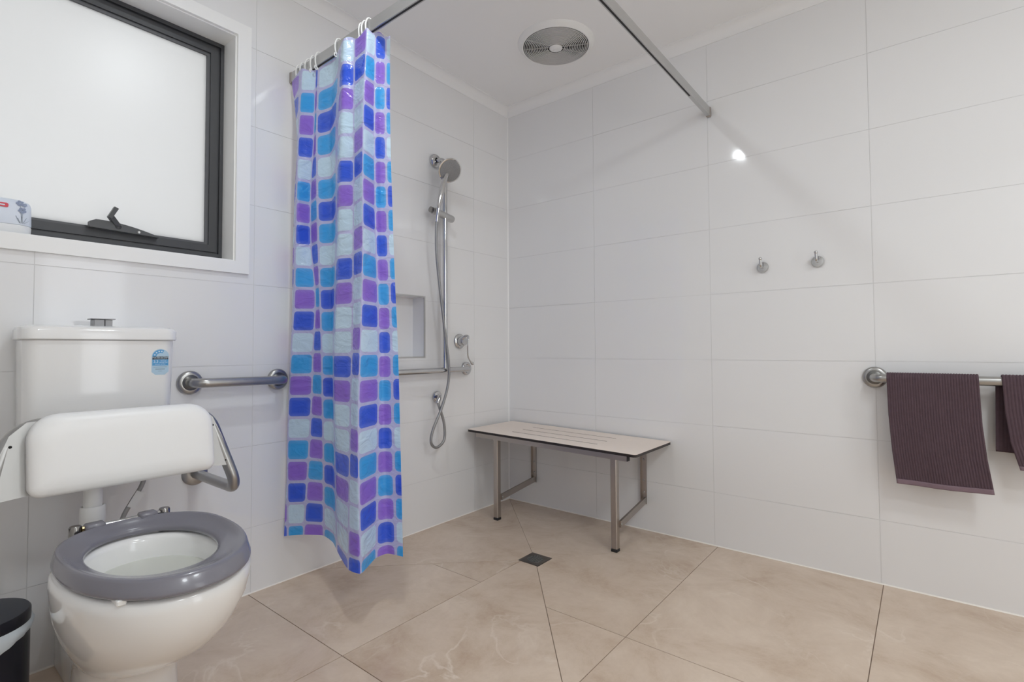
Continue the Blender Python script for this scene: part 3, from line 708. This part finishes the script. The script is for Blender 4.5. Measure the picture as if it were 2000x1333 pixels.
# ------------------------------------------------------------------ curtain rail, curtain, rings
cr = empty('curtain_rail', 'grey aluminium L shaped shower curtain rail fixed wall to wall', 'rail', (0.6, -1.37, 1.985))
RZ0, RZ1, RT = 1.966, 2.004, 0.008
PX, PY = 1.206, -1.372
def rail_loop(off, z):   # outline of the track in plan: a mitred L with a small radius
    pts = fillet([(0.008, PY+off, z), (PX-off*-1 if False else PX+(-off), PY+off, z), (PX+(-off), -0.008, z)], 0.07+0.0*off, 8)
    return pts
a_, b_ = rail_loop(-RT, 0), rail_loop(RT, 0)
bm = bmesh.new()
sec = lambda k: [(a_[k].x, a_[k].y, RZ0), (a_[k].x, a_[k].y, RZ1), (b_[k].x, b_[k].y, RZ1), (b_[k].x, b_[k].y, RZ0)]
loft(bm, [sec(k) for k in range(len(a_))]); link('track', bm, M['satin'], cr)
a2, b2_ = rail_loop(-0.0035, 0), rail_loop(0.0035, 0)
bm = bmesh.new(); loft(bm, [[(a2[k].x, a2[k].y, RZ0-0.0006), (a2[k].x, a2[k].y, RZ0+0.002), (b2_[k].x, b2_[k].y, RZ0+0.002), (b2_[k].x, b2_[k].y, RZ0-0.0006)] for k in range(len(a2))][:-1]+[[(a2[-1].x, -0.255, RZ0-0.0006), (a2[-1].x, -0.255, RZ0+0.002), (b2_[-1].x, -0.255, RZ0+0.002), (b2_[-1].x, -0.255, RZ0-0.0006)]])
link('track_slot', bm, M['dark_slot'], cr, label='dark slot under the track')
for p, q in (((0.0, PY-0.0105, RZ0-0.003), (0.014, PY+0.0105, RZ1+0.003)), ((PX-0.0105, -0.014, RZ0-0.003), (PX+0.0105, 0.0, RZ1+0.003))):
    bm = bmesh.new(); box(bm, p, q, 0.002, 1); link('end_bracket', bm, M['bench_steel'], cr)

ZL = [1.965, 1.85, 1.7, 1.5, 1.3, 1.1, 0.9, 0.7, 0.5, 0.3, 0.178]
CT = [[(0.031, -1.392), (0.138, -1.404), (0.187, -1.378), (0.193, -1.369), (0.307, -1.376), (0.428, -1.412), (0.463, -1.395), (0.532, -1.392), (0.547, -1.373), (0.553, -1.35), (0.562, -1.321)], [(0.055, -1.392), (0.126, -1.403), (0.175, -1.376), (0.181, -1.364), (0.285, -1.372), (0.421, -1.409), (0.463, -1.396), (0.528, -1.393), (0.538, -1.368), (0.543, -1.344), (0.555, -1.316)], [(0.068, -1.392), (0.112, -1.401), (0.158, -1.372), (0.169, -1.358), (0.259, -1.367), (0.411, -1.405), (0.464, -1.398), (0.523, -1.395), (0.527, -1.363), (0.53, -1.336), (0.547, -1.309)], [(0.048, -1.393), (0.1, -1.399), (0.13, -1.368), (0.164, -1.35), (0.258, -1.36), (0.399, -1.4), (0.467, -1.4), (0.524, -1.396), (0.518, -1.355), (0.519, -1.325), (0.542, -1.299)], [(0.037, -1.393), (0.089, -1.396), (0.127, -1.364), (0.162, -1.342), (0.252, -1.353), (0.387, -1.394), (0.469, -1.402), (0.529, -1.398), (0.512, -1.347), (0.51, -1.314), (0.541, -1.29)], [(0.036, -1.393), (0.08, -1.394), (0.152, -1.359), (0.163, -1.334), (0.238, -1.346), (0.373, -1.389), (0.472, -1.405), (0.528, -1.399), (0.513, -1.339), (0.508, -1.304), (0.542, -1.281)], [(0.034, -1.394), (0.055, -1.391), (0.132, -1.355), (0.165, -1.327), (0.229, -1.339), (0.353, -1.384), (0.472, -1.407), (0.522, -1.401), (0.51, -1.332), (0.498, -1.293), (0.544, -1.271)], [(0.03, -1.394), (0.035, -1.389), (0.116, -1.351), (0.16, -1.319), (0.222, -1.332), (0.348, -1.379), (0.468, -1.409), (0.517, -1.403), (0.498, -1.324), (0.487, -1.282), (0.542, -1.262)], [(0.025, -1.394), (0.022, -1.386), (0.098, -1.347), (0.151, -1.311), (0.219, -1.325), (0.346, -1.373), (0.468, -1.411), (0.519, -1.405), (0.485, -1.316), (0.478, -1.271), (0.539, -1.253)], [(0.019, -1.395), (0.022, -1.384), (0.074, -1.342), (0.137, -1.303), (0.22, -1.318), (0.343, -1.368), (0.47, -1.413), (0.526, -1.406), (0.475, -1.308), (0.472, -1.26), (0.534, -1.243)], [(0.016, -1.395), (0.023, -1.382), (0.06, -1.34), (0.128, -1.298), (0.221, -1.314), (0.341, -1.365), (0.472, -1.415), (0.531, -1.407), (0.468, -1.304), (0.468, -1.254), (0.532, -1.238)]]
FOLD = [-0.030, 0.004, -0.022, 0.020, -0.028, 0.026, -0.010, 0.022, -0.016, 0.006, 0.0]   # how far each fold stands out (+) or in (-)
def build_curtain():
    rows = []                               # many rows of fold corners, smooth in height
    for i in range(len(ZL)-1):
        for k in range(6):
            t = k/6
            i0, i3 = max(0, i-1), min(len(ZL)-1, i+2)
            rr = []
            for j in range(11):
                v = []
                for c in (0, 1):
                    a, b, cc, d = CT[i0][j][c], CT[i][j][c], CT[i+1][j][c], CT[i3][j][c]
                    v.append(0.5*(2*b+(cc-a)*t+(2*a-5*b+4*cc-d)*t*t+(3*b-a-3*cc+d)*t**3))
                zz = ZL[i]+(ZL[i+1]-ZL[i])*t; q = (ZL[0]-zz)/(ZL[0]-ZL[-1])
                w = min(1, 0.35+q*2.2)*min(1, (1-q)*3.5)                       # folds deepest between heading and hem
                rr.append(Vector((v[0], v[1], 0))+Vector((0.66, -0.75, 0))*FOLD[j]*w)
            rows.append((ZL[i]+(ZL[i+1]-ZL[i])*t, rr))
    rows.append((ZL[-1], [Vector((x, y, 0)) for x, y in CT[-1]]))
    SUB = 8; grid = []; nseg = 10*SUB
    for z, rr in rows:
        line = []
        P = [rr[0]*2-rr[1]]+rr+[rr[-1]*2-rr[-2]]
        for j in range(1, 11):
            for k in range(SUB):
                t = k/SUB; a, b, c, d = P[j-1:j+3]
                # tight Catmull-Rom: folds stay fairly crisp
                m0, m1 = (c-a)*0.26, (d-b)*0.26
                line.append(b*(2*t**3-3*t*t+1)+m0*(t**3-2*t*t+t)+c*(-2*t**3+3*t*t)+m1*(t**3-t*t))
        line.append(rr[-1]); grid.append((z, line))
    # the print: whole prints counted from fold to fold
    UF = [-0.25, 0.02, 1.0, 1.95, 2.60, 3.25, 4.0, 5.0, 5.97, 6.48, 7.45]
    U = []
    for j in range(10): U += [UF[j]+(UF[j+1]-UF[j])*k/SUB for k in range(SUB)]
    U.append(UF[-1])
    bm = bmesh.new(); uvl = bm.loops.layers.uv.new('UVMap'); V = []
    for ri, (z, line) in enumerate(grid):
        sag = 0.0
        V.append([bm.verts.new((p.x, p.y, z-(0.005*(1-math.cos(2*PI*U[s]*0.8)) if ri == 0 else 0))) for s, p in enumerate(line)])
    zs = [g_[0] for g_ in grid]
    for i in range(len(V)-1):
        for s in range(nseg):
            f = bm.faces.new((V[i][s], V[i+1][s], V[i+1][s+1], V[i][s+1])); f.smooth = True
            for lp, (uu, vv) in zip(f.loops, ((U[s], zs[i]), (U[s], zs[i+1]), (U[s+1], zs[i+1]), (U[s+1], zs[i]))):
                lp[uvl].uv = (uu, (vv-0.178)/0.083+0.42)
    o = link('shower_curtain', bm, M['curtain'], None, 'all', normals=False)
    return o
cu = build_curtain(); tag(cu, 'blue and purple checked plastic shower curtain hanging from the rail', 'curtain')

ring_x = [0.060, 0.088, 0.130, 0.164, 0.200, 0.335, 0.472, 0.493, 0.516]
names = ['nearest the wall', 'second from the wall', 'third from the wall', 'fourth from the wall', 'fifth from the wall', 'standing alone mid way', 'third from the curtain end', 'second from the curtain end', 'nearest the curtain end']
src = None
for i, x in enumerate(ring_x):
    if src is None:
        t = empty('curtain_ring', None, 'curtain ring', (x, PY, RZ0-0.02)); src = t
        bm = bmesh.new(); outl = [(0.0, PY+0.014*math.cos(a), 1.985+0.036*math.sin(a)) for a in [PI*(-0.42+1.84*k/28) for k in range(29)]]
        outl = [(x, PY+0.0145*math.cos(a), 1.986+0.033*math.sin(a)) for a in [2*PI*k/32 for k in range(31)]]
        tube(bm, outl, 0.0026, 8); link('ring_loop', bm, M['ring'], t, True)
        bm = bmesh.new(); tube(bm, smooth_path([(x, PY-0.004, 1.954), (x+0.001, PY-0.012, 1.949), (x+0.001, PY-0.017, 1.954), (x, PY-0.015, 1.962)], 5), 0.0024, 8); link('hook_end', bm, M['ring'], t, True)
        r_ = t
    else:
        r_ = src.copy(); COL.objects.link(r_); r_.location = (x, PY, RZ0-0.02)
        for chd in src.children:
            c = chd.copy(); COL.objects.link(c); c.parent = r_
    r_.rotation_euler = (0, 0, 0.25*math.sin(i*2.3))
    tag(r_, 'white plastic curtain ring on the rail, '+names[i], 'curtain ring', 'curtain rings along the rail')

# ------------------------------------------------------------------ exhaust fan
fn = empty('exhaust_fan', 'round white exhaust fan with a ringed grille in the ceiling', 'fan', (0.617, -0.388, CEIL))
FC = Vector((0.617, -0.388, CEIL))
bm = bmesh.new(); lathe(bm, [(0.156, -0.020), (0.162, -0.022), (0.172, -0.014), (0.181, -0.004), (0.182, 0.0), (0.150, 0.0), (0.150, -0.012)], FC, (0, 0, 1), 64); link('bezel', bm, M['fan_w'], fn, True)
bm = bmesh.new(); lathe(bm, [(0, -0.004), (0.153, -0.004), (0.153, -0.001), (0, -0.001)], FC, (0, 0, 1), 48); link('dark_void', bm, M['hole'], fn)
for k in range(15):
    r_in = 0.040+k*0.0078; bm = bmesh.new(); dz = -0.026+0.004*(k/14)**2
    lathe(bm, [(r_in, dz), (r_in+0.0026, dz), (r_in+0.0026, dz+0.0042), (r_in, dz+0.0042), (r_in, dz)], FC, (0, 0, 1), 48); link('grille_ring', bm, M['fan_g'], fn, True)
for k in range(12):
    a = 2*PI*k/12; bm = bmesh.new(); d = Vector((math.cos(a), math.sin(a), 0))
    bar(bm, FC+d*0.030+Vector((0, 0, -0.0185)), FC+d*0.156+Vector((0, 0, -0.0165)), 0.0022, 0.004); link('grille_spoke', bm, M['fan_g'], fn)
bm = bmesh.new(); lathe(bm, [(0, -0.031), (0.024, -0.030), (0.031, -0.026), (0.032, -0.018), (0, -0.018)], FC, (0, 0, 1), 32); hb = link('hub', bm, M['fan_w'], fn, True, label='white hub cap')
bm = bmesh.new(); tube(bm, smooth_path([FC+Vector((0.012, 0.006, -0.0310)), FC+Vector((0.004, 0.004, -0.0316)), FC+Vector((-0.004, -0.003, -0.0316)), FC+Vector((-0.012, -0.005, -0.0310))], 4), 0.0013, 6); link('hub_mark', bm, M['fan_g'], hb, True)

# ------------------------------------------------------------------ shower bench
BX0, BX1, BYF, BYB = 0.036, 1.008, -0.402, -0.012
def bz(x): return 0.467-0.017*(x-BX0)/(BX1-BX0)
bn = empty('shower_bench', 'cream topped folding shower bench on steel legs in the corner', 'bench', (0.52, -0.2, 0))
def plate(bm, zt, zb, x0, x1, yf, yb, slots):
    cr_ = 0.016
    def P(poly):
        A = [bm.verts.new((x, y, bz(x)+zt)) for x, y in poly]; B = [bm.verts.new((x, y, bz(x)+zb)) for x, y in poly]
        n = len(poly); bm.faces.new(A); bm.faces.new(B[::-1])
        for i in range(n): bm.faces.new((A[i], B[i], B[(i+1) % n], A[(i+1) % n]))
    q = lambda cx, cy, a0: [(cx+cr_*math.cos(math.radians(a0+15*k)), cy+cr_*math.sin(math.radians(a0+15*k))) for k in range(7)]
    sx0, sx1 = slots[0][0], slots[0][1]
    P(q(x0+cr_, yb-cr_, 90)+q(x0+cr_, yf+cr_, 180)+[(sx0, yf), (sx0, yb)])
    P([(sx1, yb), (sx1, yf)]+q(x1-cr_, yf+cr_, 270)+q(x1-cr_, yb-cr_, 0))
    edges = [yf]+[v for s in sorted(slots, key=lambda s: s[2]) for v in (s[2]-0.0045, s[2]+0.0045)]+[yb]
    for k in range(0, len(edges), 2): P([(sx0, edges[k]), (sx1, edges[k]), (sx1, edges[k+1]), (sx0, edges[k+1])])
SL = [(0.266, 0.772, -0.118), (0.266, 0.772, -0.210), (0.266, 0.772, -0.302)]
bm = bmesh.new(); plate(bm, 0.0, -0.0012, BX0, BX1, BYF, BYB, SL); seat_o = link('bench_seat', bm, M['laminate'], bn, label='cream laminate seat with three slots')
bm = bmesh.new(); plate(bm, -0.0013, -0.0125, BX0, BX1, BYF, BYB, SL); link('seat_core', bm, M['lam_core'], bn, label='black laminate edge')
bm = bmesh.new(); bar(bm, (0.085, -0.372, bz(0.085)-0.026), (0.958, -0.372, bz(0.958)-0.026), 0.025, 0.025); fr_ = link('front_rail', bm, M['bench_steel'], bn)
for x in (0.0845, 0.9585):
    bm = bmesh.new(); bar(bm, (x-0.002, -0.372, bz(x)-0.026), (x+0.002, -0.372, bz(x)-0.026), 0.024, 0.024); link('end_cap', bm, M['rubber'], fr_, label='black end cap')
bm = bmesh.new(); bar(bm, (0.085, -0.022, bz(0.085)-0.026), (0.958, -0.022, bz(0.958)-0.026), 0.020, 0.025); link('back_rail', bm, M['bench_steel'], bn)
for x, lx in ((0.190, 0.190), (0.862, 0.874)):
    top = bz(x)-0.039
    bm = bmesh.new(); box(bm, (lx-0.0145, -0.348, 0.012), (lx+0.0145, -0.319, top), 0.003, 1); lg = link('leg', bm, M['bench_steel'], bn)
    bm = bmesh.new(); box(bm, (lx-0.0150, -0.3485, 0.0), (lx+0.0150, -0.3185, 0.013), 0.002, 1); link('foot_cap', bm, M['rubber'], lg)
    bm = bmesh.new(); box(bm, (lx-0.024, -0.362, top-0.004), (lx-0.017, -0.325, top+0.010)); link('leg_hinge', bm, M['bench_steel'], lg)
    bm = bmesh.new(); box(bm, (lx+0.017, -0.362, top-0.004), (lx+0.024, -0.325, top+0.010)); link('leg_hinge', bm, M['bench_steel'], lg)
    bm = bmesh.new(); box(bm, (x-0.013, -0.006, 0.128), (x+0.013, -0.0008, bz(x)-0.014)); bar(bm, (x-0.012, -0.010, 0.128), (x-0.012, -0.010, bz(x)-0.02), 0.003, 0.018, (0, 1, 0)); wb = link('wall_bracket', bm, M['bench_steel'], bn)
    for z_ in (0.185, 0.245, 0.345):
        bm = bmesh.new(); lathe(bm, [(0, 0), (0.006, 0), (0.005, 0.004), (0, 0.005)], (x, -0.006, z_), (0, -1, 0), 12); link('bolt', bm, M['steel'], wb)
    bm = bmesh.new(); bar(bm, (lx+0.018, -0.322, 0.118), (x+0.010, -0.012, 0.150), 0.010, 0.030); br = link('brace', bm, M['bench_steel'], bn)
    bm = bmesh.new(); lathe(bm, [(0, 0), (0.006, 0), (0.005, 0.005), (0, 0.006)], (lx+0.0205, -0.314, 0.117), (1, 0, 0), 12); link('pivot_bolt', bm, M['steel'], br)
    bm = bmesh.new(); lathe(bm, [(0, 0), (0.006, 0), (0.005, 0.005), (0, 0.006)], (x+0.0125, -0.030, 0.150), (1, 0, 0), 12); link('pivot_bolt', bm, M['steel'], br)

# ------------------------------------------------------------------ floor drain
dr = empty('floor_drain', 'square metal drain grate set in the beige floor', 'drain', (DC[0], DC[1], 0))
bm = bmesh.new(); rad_ = 0.037
loopo = []; loopi = []
for k in range(32):
    a = 2*PI*k/32+PI/4; c, s = math.cos(a), math.sin(a); m_ = max(abs(c), abs(s)); h_ = DH-0.0025
    loopo.append((DC[0]+c/m_*h_, DC[1]+s/m_*h_)); loopi.append((DC[0]+c*rad_, DC[1]+s*rad_))
loft(bm, [[(x, y, -0.0018) for x, y in loopo], [(x, y, 0.0012) for x, y in loopo], [(x, y, 0.0012) for x, y in loopi], [(x, y, -0.0018) for x, y in loopi]], False, False)
link('drain_plate', bm, M['drain'], dr)
bm = bmesh.new(); bm.faces.new([bm.verts.new((x, y, -0.0016)) for x, y in loopi]); link('drain_well', bm, M['hole'], dr)
bm = bmesh.new(); lathe(bm, [(0.0335, 0.0), (0.0365, 0.0), (0.0365, 0.0022), (0.0335, 0.0022), (0.0335, 0.0)], (DC[0], DC[1], 0), (0, 0, 1), 32); gr = link('grate_ring', bm, M['drain'], dr)
for k in range(-3, 4):
    o_ = k*0.0092; l_ = math.sqrt(0.0335**2-o_**2); bm = bmesh.new(); bar(bm, (DC[0]+o_, DC[1]-l_, 0.0008), (DC[0]+o_, DC[1]+l_, 0.0008), 0.0040, 0.0030); link('grate_bar', bm, M['satin'], dr)

# ------------------------------------------------------------------ robe hooks
for i, (x, z) in enumerate(((1.421, 1.242), (1.627, 1.244))):
    t = empty('robe_hook', ['left of the two chrome robe hooks on the right wall', 'right of the two chrome robe hooks, nearer the towels'][i], 'hook', (x, 0, z), 'robe hooks on the right wall')
    bm = bmesh.new(); lathe(bm, [(0, 0), (0.0235, 0), (0.0235, 0.004), (0.021, 0.0075), (0.012, 0.009), (0, 0.009)], (x, 0, z), (0, -1, 0), 32); link('base', bm, M['chrome'], t, True)
    bm = bmesh.new(); tube(bm, fillet([(x, -0.004, z), (x, -0.040, z-0.002), (x, -0.044, z+0.030)], 0.012, 8), 0.0055, 14); link('arm', bm, M['chrome'], t, True)
    bm = bmesh.new(); lathe(bm, [(0, -0.0075), (0.0055, -0.005), (0.0075, 0), (0.0055, 0.005), (0, 0.0075)], (x, -0.044, z+0.032), (0, 0, 1), 16); link('tip', bm, M['chrome'], t, 'all')

# ------------------------------------------------------------------ towels
def make_towel(name, label, xl, xr, fl_z, bk_z, xs_top, xs_bot, seed, front_y=-0.099):
    """xl, xr: functions of t (0 top .. 1 bottom) for the front flap edges; a cloth draped over the rail."""
    t = empty(name, label, 'towel', ((xl(0)+xr(0))/2, -0.065, 0.79), 'towels on the steel rail')
    rnd = random.Random(seed); ph = [rnd.uniform(0, 6.28) for _ in range(6)]
    zc_, rr, th = 0.779, 0.0215, 0.0045
    NX = 170; prof_ = []
    for k in range(41): prof_.append(('f', k/40))
    for k in range(1, 12): prof_.append(('a', k/12))
    for k in range(0, 31): prof_.append(('b', k/30))
    bm = bmesh.new(); G_ = []
    def pos(kind, s, q, d):
        rib = 0.0020*abs(math.sin(q*PI*34))**0.6
        if kind == 'f':                     # front flap, s: 0 bottom .. 1 at the rail
            tt = 1-s; x = xl(tt)+(xr(tt)-xl(tt))*q; z = fl_z(q)+(zc_-fl_z(q))*s
            w = 0.006*math.sin(q*5.0+ph[0]+tt*1.5)*tt+0.004*math.sin(q*9+ph[1])*tt
            return Vector((x, -0.065-rr-w-0.006*tt-rib-d, z))
        if kind == 'a':
            a = PI*s; x = xl(0)+(xr(0)-xl(0))*q
            return Vector((x, -0.065-math.cos(a)*(rr+rib+d), zc_+math.sin(a)*(rr+rib+d)))
        x = xs_top(s)+(xs_bot(s)-xs_top(s))*q; z = zc_+(bk_z(q)-zc_)*s
        return Vector((x, -0.065+rr+0.003*math.sin(q*6+ph[2])*s+rib+d-0.004*s, z))
    lay = []
    for d in (0.0, -th):
        g2 = []
        for kind, s in prof_:
            g2.append([bm.verts.new(pos(kind, s, i/NX, d)) for i in range(NX+1)])
        lay.append(g2)
    A, B = lay; nr = len(A)
    for i in range(nr-1):
        for j in range(NX):
            bm.faces.new((A[i][j], A[i][j+1], A[i+1][j+1], A[i+1][j])); bm.faces.new((B[i][j], B[i+1][j], B[i+1][j+1], B[i][j+1]))
        bm.faces.new((A[i][0], A[i+1][0], B[i+1][0], B[i][0])); bm.faces.new((A[i][NX], B[i][NX], B[i+1][NX], A[i+1][NX]))
    for i in (0, nr-1):
        for j in range(NX): bm.faces.new((A[i][j], B[i][j], B[i][j+1], A[i][j+1]))
    link('cloth', bm, M['towel'], t, 'all')
    bm = bmesh.new()                        # plain woven hem under the ribs
    H = []
    for k in range(5):
        s = k/4*0.045-0.004; H.append([bm.verts.new(pos('f', s, i/40, 0.0018)+Vector((0, 0, -0.001))) for i in range(41)])
    for i in range(4):
        for j in range(40): bm.faces.new((H[i][j], H[i][j+1], H[i+1][j+1], H[i+1][j]))
    hm = link('hem', bm, M['hem'], t, True, label='paler flat woven hem'); md = hm.modifiers.new('thick', 'SOLIDIFY'); md.thickness = 0.0035; md.offset = -1
    return t
lerp = lambda pts: (lambda t: next((a[1]+(b[1]-a[1])*(t-a[0])/(b[0]-a[0]) for a, b in zip(pts, pts[1:]) if t <= b[0]+1e-9), pts[-1][1]))
make_towel('towel', 'plum ribbed hand towel next to the rail end, hanging whole in view',
    lerp([(0, 1.846), (0.35, 1.849), (0.7, 1.857), (1, 1.868)]), lerp([(0, 2.096), (0.4, 2.101), (0.7, 2.110), (1, 2.124)]),
    lambda q: 0.409-0.004*math.sin(q*3)+0.004*q, lambda q: 0.428-0.018*math.sin(min(1, q*1.2)*PI), lambda s: 1.846+0.02*s, lambda s: 2.097-0.01*s, 3)
make_towel('towel', 'plum ribbed towel nearest the right edge of the picture',
    lerp([(0, 2.152), (0.35, 2.156), (0.7, 2.166), (1, 2.186)]), lerp([(0, 2.43), (1, 2.45)]),
    lambda q: 0.500+0.004*q, lambda q: 0.545-0.008*q, lambda s: 2.139-0.005*s, lambda s: 2.42, 8)

# ------------------------------------------------------------------ tissue tub on the sill
tb = empty('wipes_tub', 'white and pale blue wipes tub with flower print on the window sill', 'tub', (-0.045, -2.215, 1.225))
ZS = WIN[2]+0.0082
def tub_loop(ins, z, r=0.03): return [(-0.0485+a, -2.2205+b, z) for a, b in rrect(0.080-2*ins, 0.194-2*ins, r, 6)]
bm = bmesh.new(); loft(bm, [tub_loop(0.003, ZS), tub_loop(0.001, ZS+0.004), tub_loop(0.0, ZS+0.020), tub_loop(0.0015, ZS+0.024)]); link('tub_base', bm, M['pack_base'], tb, True)
bm = bmesh.new(); loft(bm, [tub_loop(0.0008, ZS+0.0245), tub_loop(0.0, ZS+0.027), tub_loop(0.001, ZS+0.080), tub_loop(0.004, ZS+0.090), tub_loop(0.012, ZS+0.096), tub_loop(0.03, ZS+0.098, 0.008)]); cv = link('tub_cover', bm, M['pack'], tb, True)
FX = -0.0078
def flat(name, polys, m, par, x=FX):
    bm = bmesh.new()
    for p in polys: bm.faces.new([bm.verts.new((x, y, z)) for y, z in p])
    return link(name, bm, m, par, normals=False)
zb = ZS+0.027
flat('red_badge', [[(-2.235+u, zb+0.0475+v) for u, v in rrect(0.120, 0.012, 0.004, 4)]], M['red'], cv)
flat('badge_stripe', [[(-2.230+u, zb+0.0475+v) for u, v in rrect(0.096, 0.0035, 0.0015, 3)]], M['st_white'], cv, FX+0.0003)
fl_ = []
for yc_, zc2, r2 in ((-2.152, zb+0.058, 0.008), (-2.147, zb+0.038, 0.0085), (-2.142, zb+0.054, 0.005)):
    for k in range(5):
        a = 2*PI*k/5+yc_*40; fl_.append([(yc_+r2*0.6*math.cos(a)+r2*0.48*math.cos(2*PI*q/8), zc2+r2*0.6*math.sin(a)+r2*0.40*math.sin(2*PI*q/8)) for q in range(8)])
bm = bmesh.new()
for i_, p in enumerate(fl_): bm.faces.new([bm.verts.new((FX+0.00003*i_, y, z)) for y, z in p])
link('flower_print', bm, M['pk_flower'], cv, normals=False)
stems = []
for (ya, za), (yb_, zb_) in (((-2.146, zb+0.032), (-2.149, zb+0.002)), ((-2.151, zb+0.052), (-2.146, zb+0.002)), ((-2.160, zb+0.022), (-2.152, zb+0.002)), ((-2.138, zb+0.018), (-2.145, zb+0.002)), ((-2.156, zb+0.016), (-2.151, zb+0.002)), ((-2.133, zb+0.010), (-2.143, zb+0.002))):
    stems.append([(ya-0.0006, za), (ya+0.0006, za), (yb_+0.0008, zb_), (yb_-0.0008, zb_)])
flat('stem_print', stems, M['pk_line'], cv)
flat('small_print', [[(-2.30+k*0.0, zb+0.030-k*0.008), (-2.20, zb+0.030-k*0.008), (-2.20, zb+0.0312-k*0.008), (-2.30, zb+0.0312-k*0.008)] for k in range(2)], M['st_pale'], cv)

# ------------------------------------------------------------------ pedal bin
BC = Vector((0.215, -2.243, 0)); BR = 0.100
pbn = empty('pedal_bin', 'small navy black pedal bin with white liner left of the toilet', 'bin', (BC.x, BC.y, 0))
bm = bmesh.new(); lathe(bm, [(0, 0.0), (BR-0.004, 0.0), (BR, 0.004), (BR, 0.248), (BR-0.003, 0.25), (BR-0.003, 0.24), (0, 0.235)], BC, (0, 0, 1), 48); link('bin_body', bm, M['bin'], pbn, True)
bm = bmesh.new(); lathe(bm, [(BR-0.002, 0.251), (BR+0.001, 0.251), (BR+0.001, 0.271)], BC, (0, 0, 1), 48)
lathe(bm, [(0, 0.250), (BR+0.0008, 0.250), (BR+0.0015, 0.253), (BR+0.0012, 0.272), (BR-0.002, 0.276)], BC, (0, 0, 1), 48); ld = link('bin_lid', bm, M['bin'], pbn, True)
bm = bmesh.new(); lathe(bm, [(BR-0.002, 0.2762), (BR-0.03, 0.279), (0, 0.2805)], BC, (0, 0, 1), 48); link('lid_top', bm, M['bin_lid'], ld, True)
bm = bmesh.new(); box(bm, (BC.x-BR-0.006, BC.y-0.025, 0.262), (BC.x-BR+0.012, BC.y+0.025, 0.280), 0.003, 1); link('lid_hinge', bm, M['bin_lid'], ld)
bm = bmesh.new(); box(bm, (BC.x+BR-0.01, BC.y-0.03, 0.008), (BC.x+BR+0.035, BC.y+0.03, 0.014), 0.002, 1); link('pedal', bm, M['bin'], pbn)
n = 72; rowsb = []
for k in range(7):
    s = k/6; lp = []
    for i in range(n):
        a = 2*PI*i/n
        drop = 0.006+0.036*max(0, math.cos(a+0.3))**0.8+0.006*math.sin(a*3+1)**2
        rr = BR+0.0018+0.004*math.sin(PI*s)+0.0022*math.sin(i*1.9+s*2)*s*0.6+0.002*s
        lp.append((BC.x+rr*math.cos(a), BC.y+rr*math.sin(a), 0.2495-drop*s))
    rowsb.append(lp)
bm = bmesh.new(); loft(bm, rowsb, False, False); lnr = link('liner', bm, M['bag'], pbn, 'all', label='white plastic liner folded over the rim')

for o in list(COL.objects):
    if o.type == 'EMPTY' and o.parent is None and 'kind' not in o and 'label' not in o: print('unlabelled', o.name)
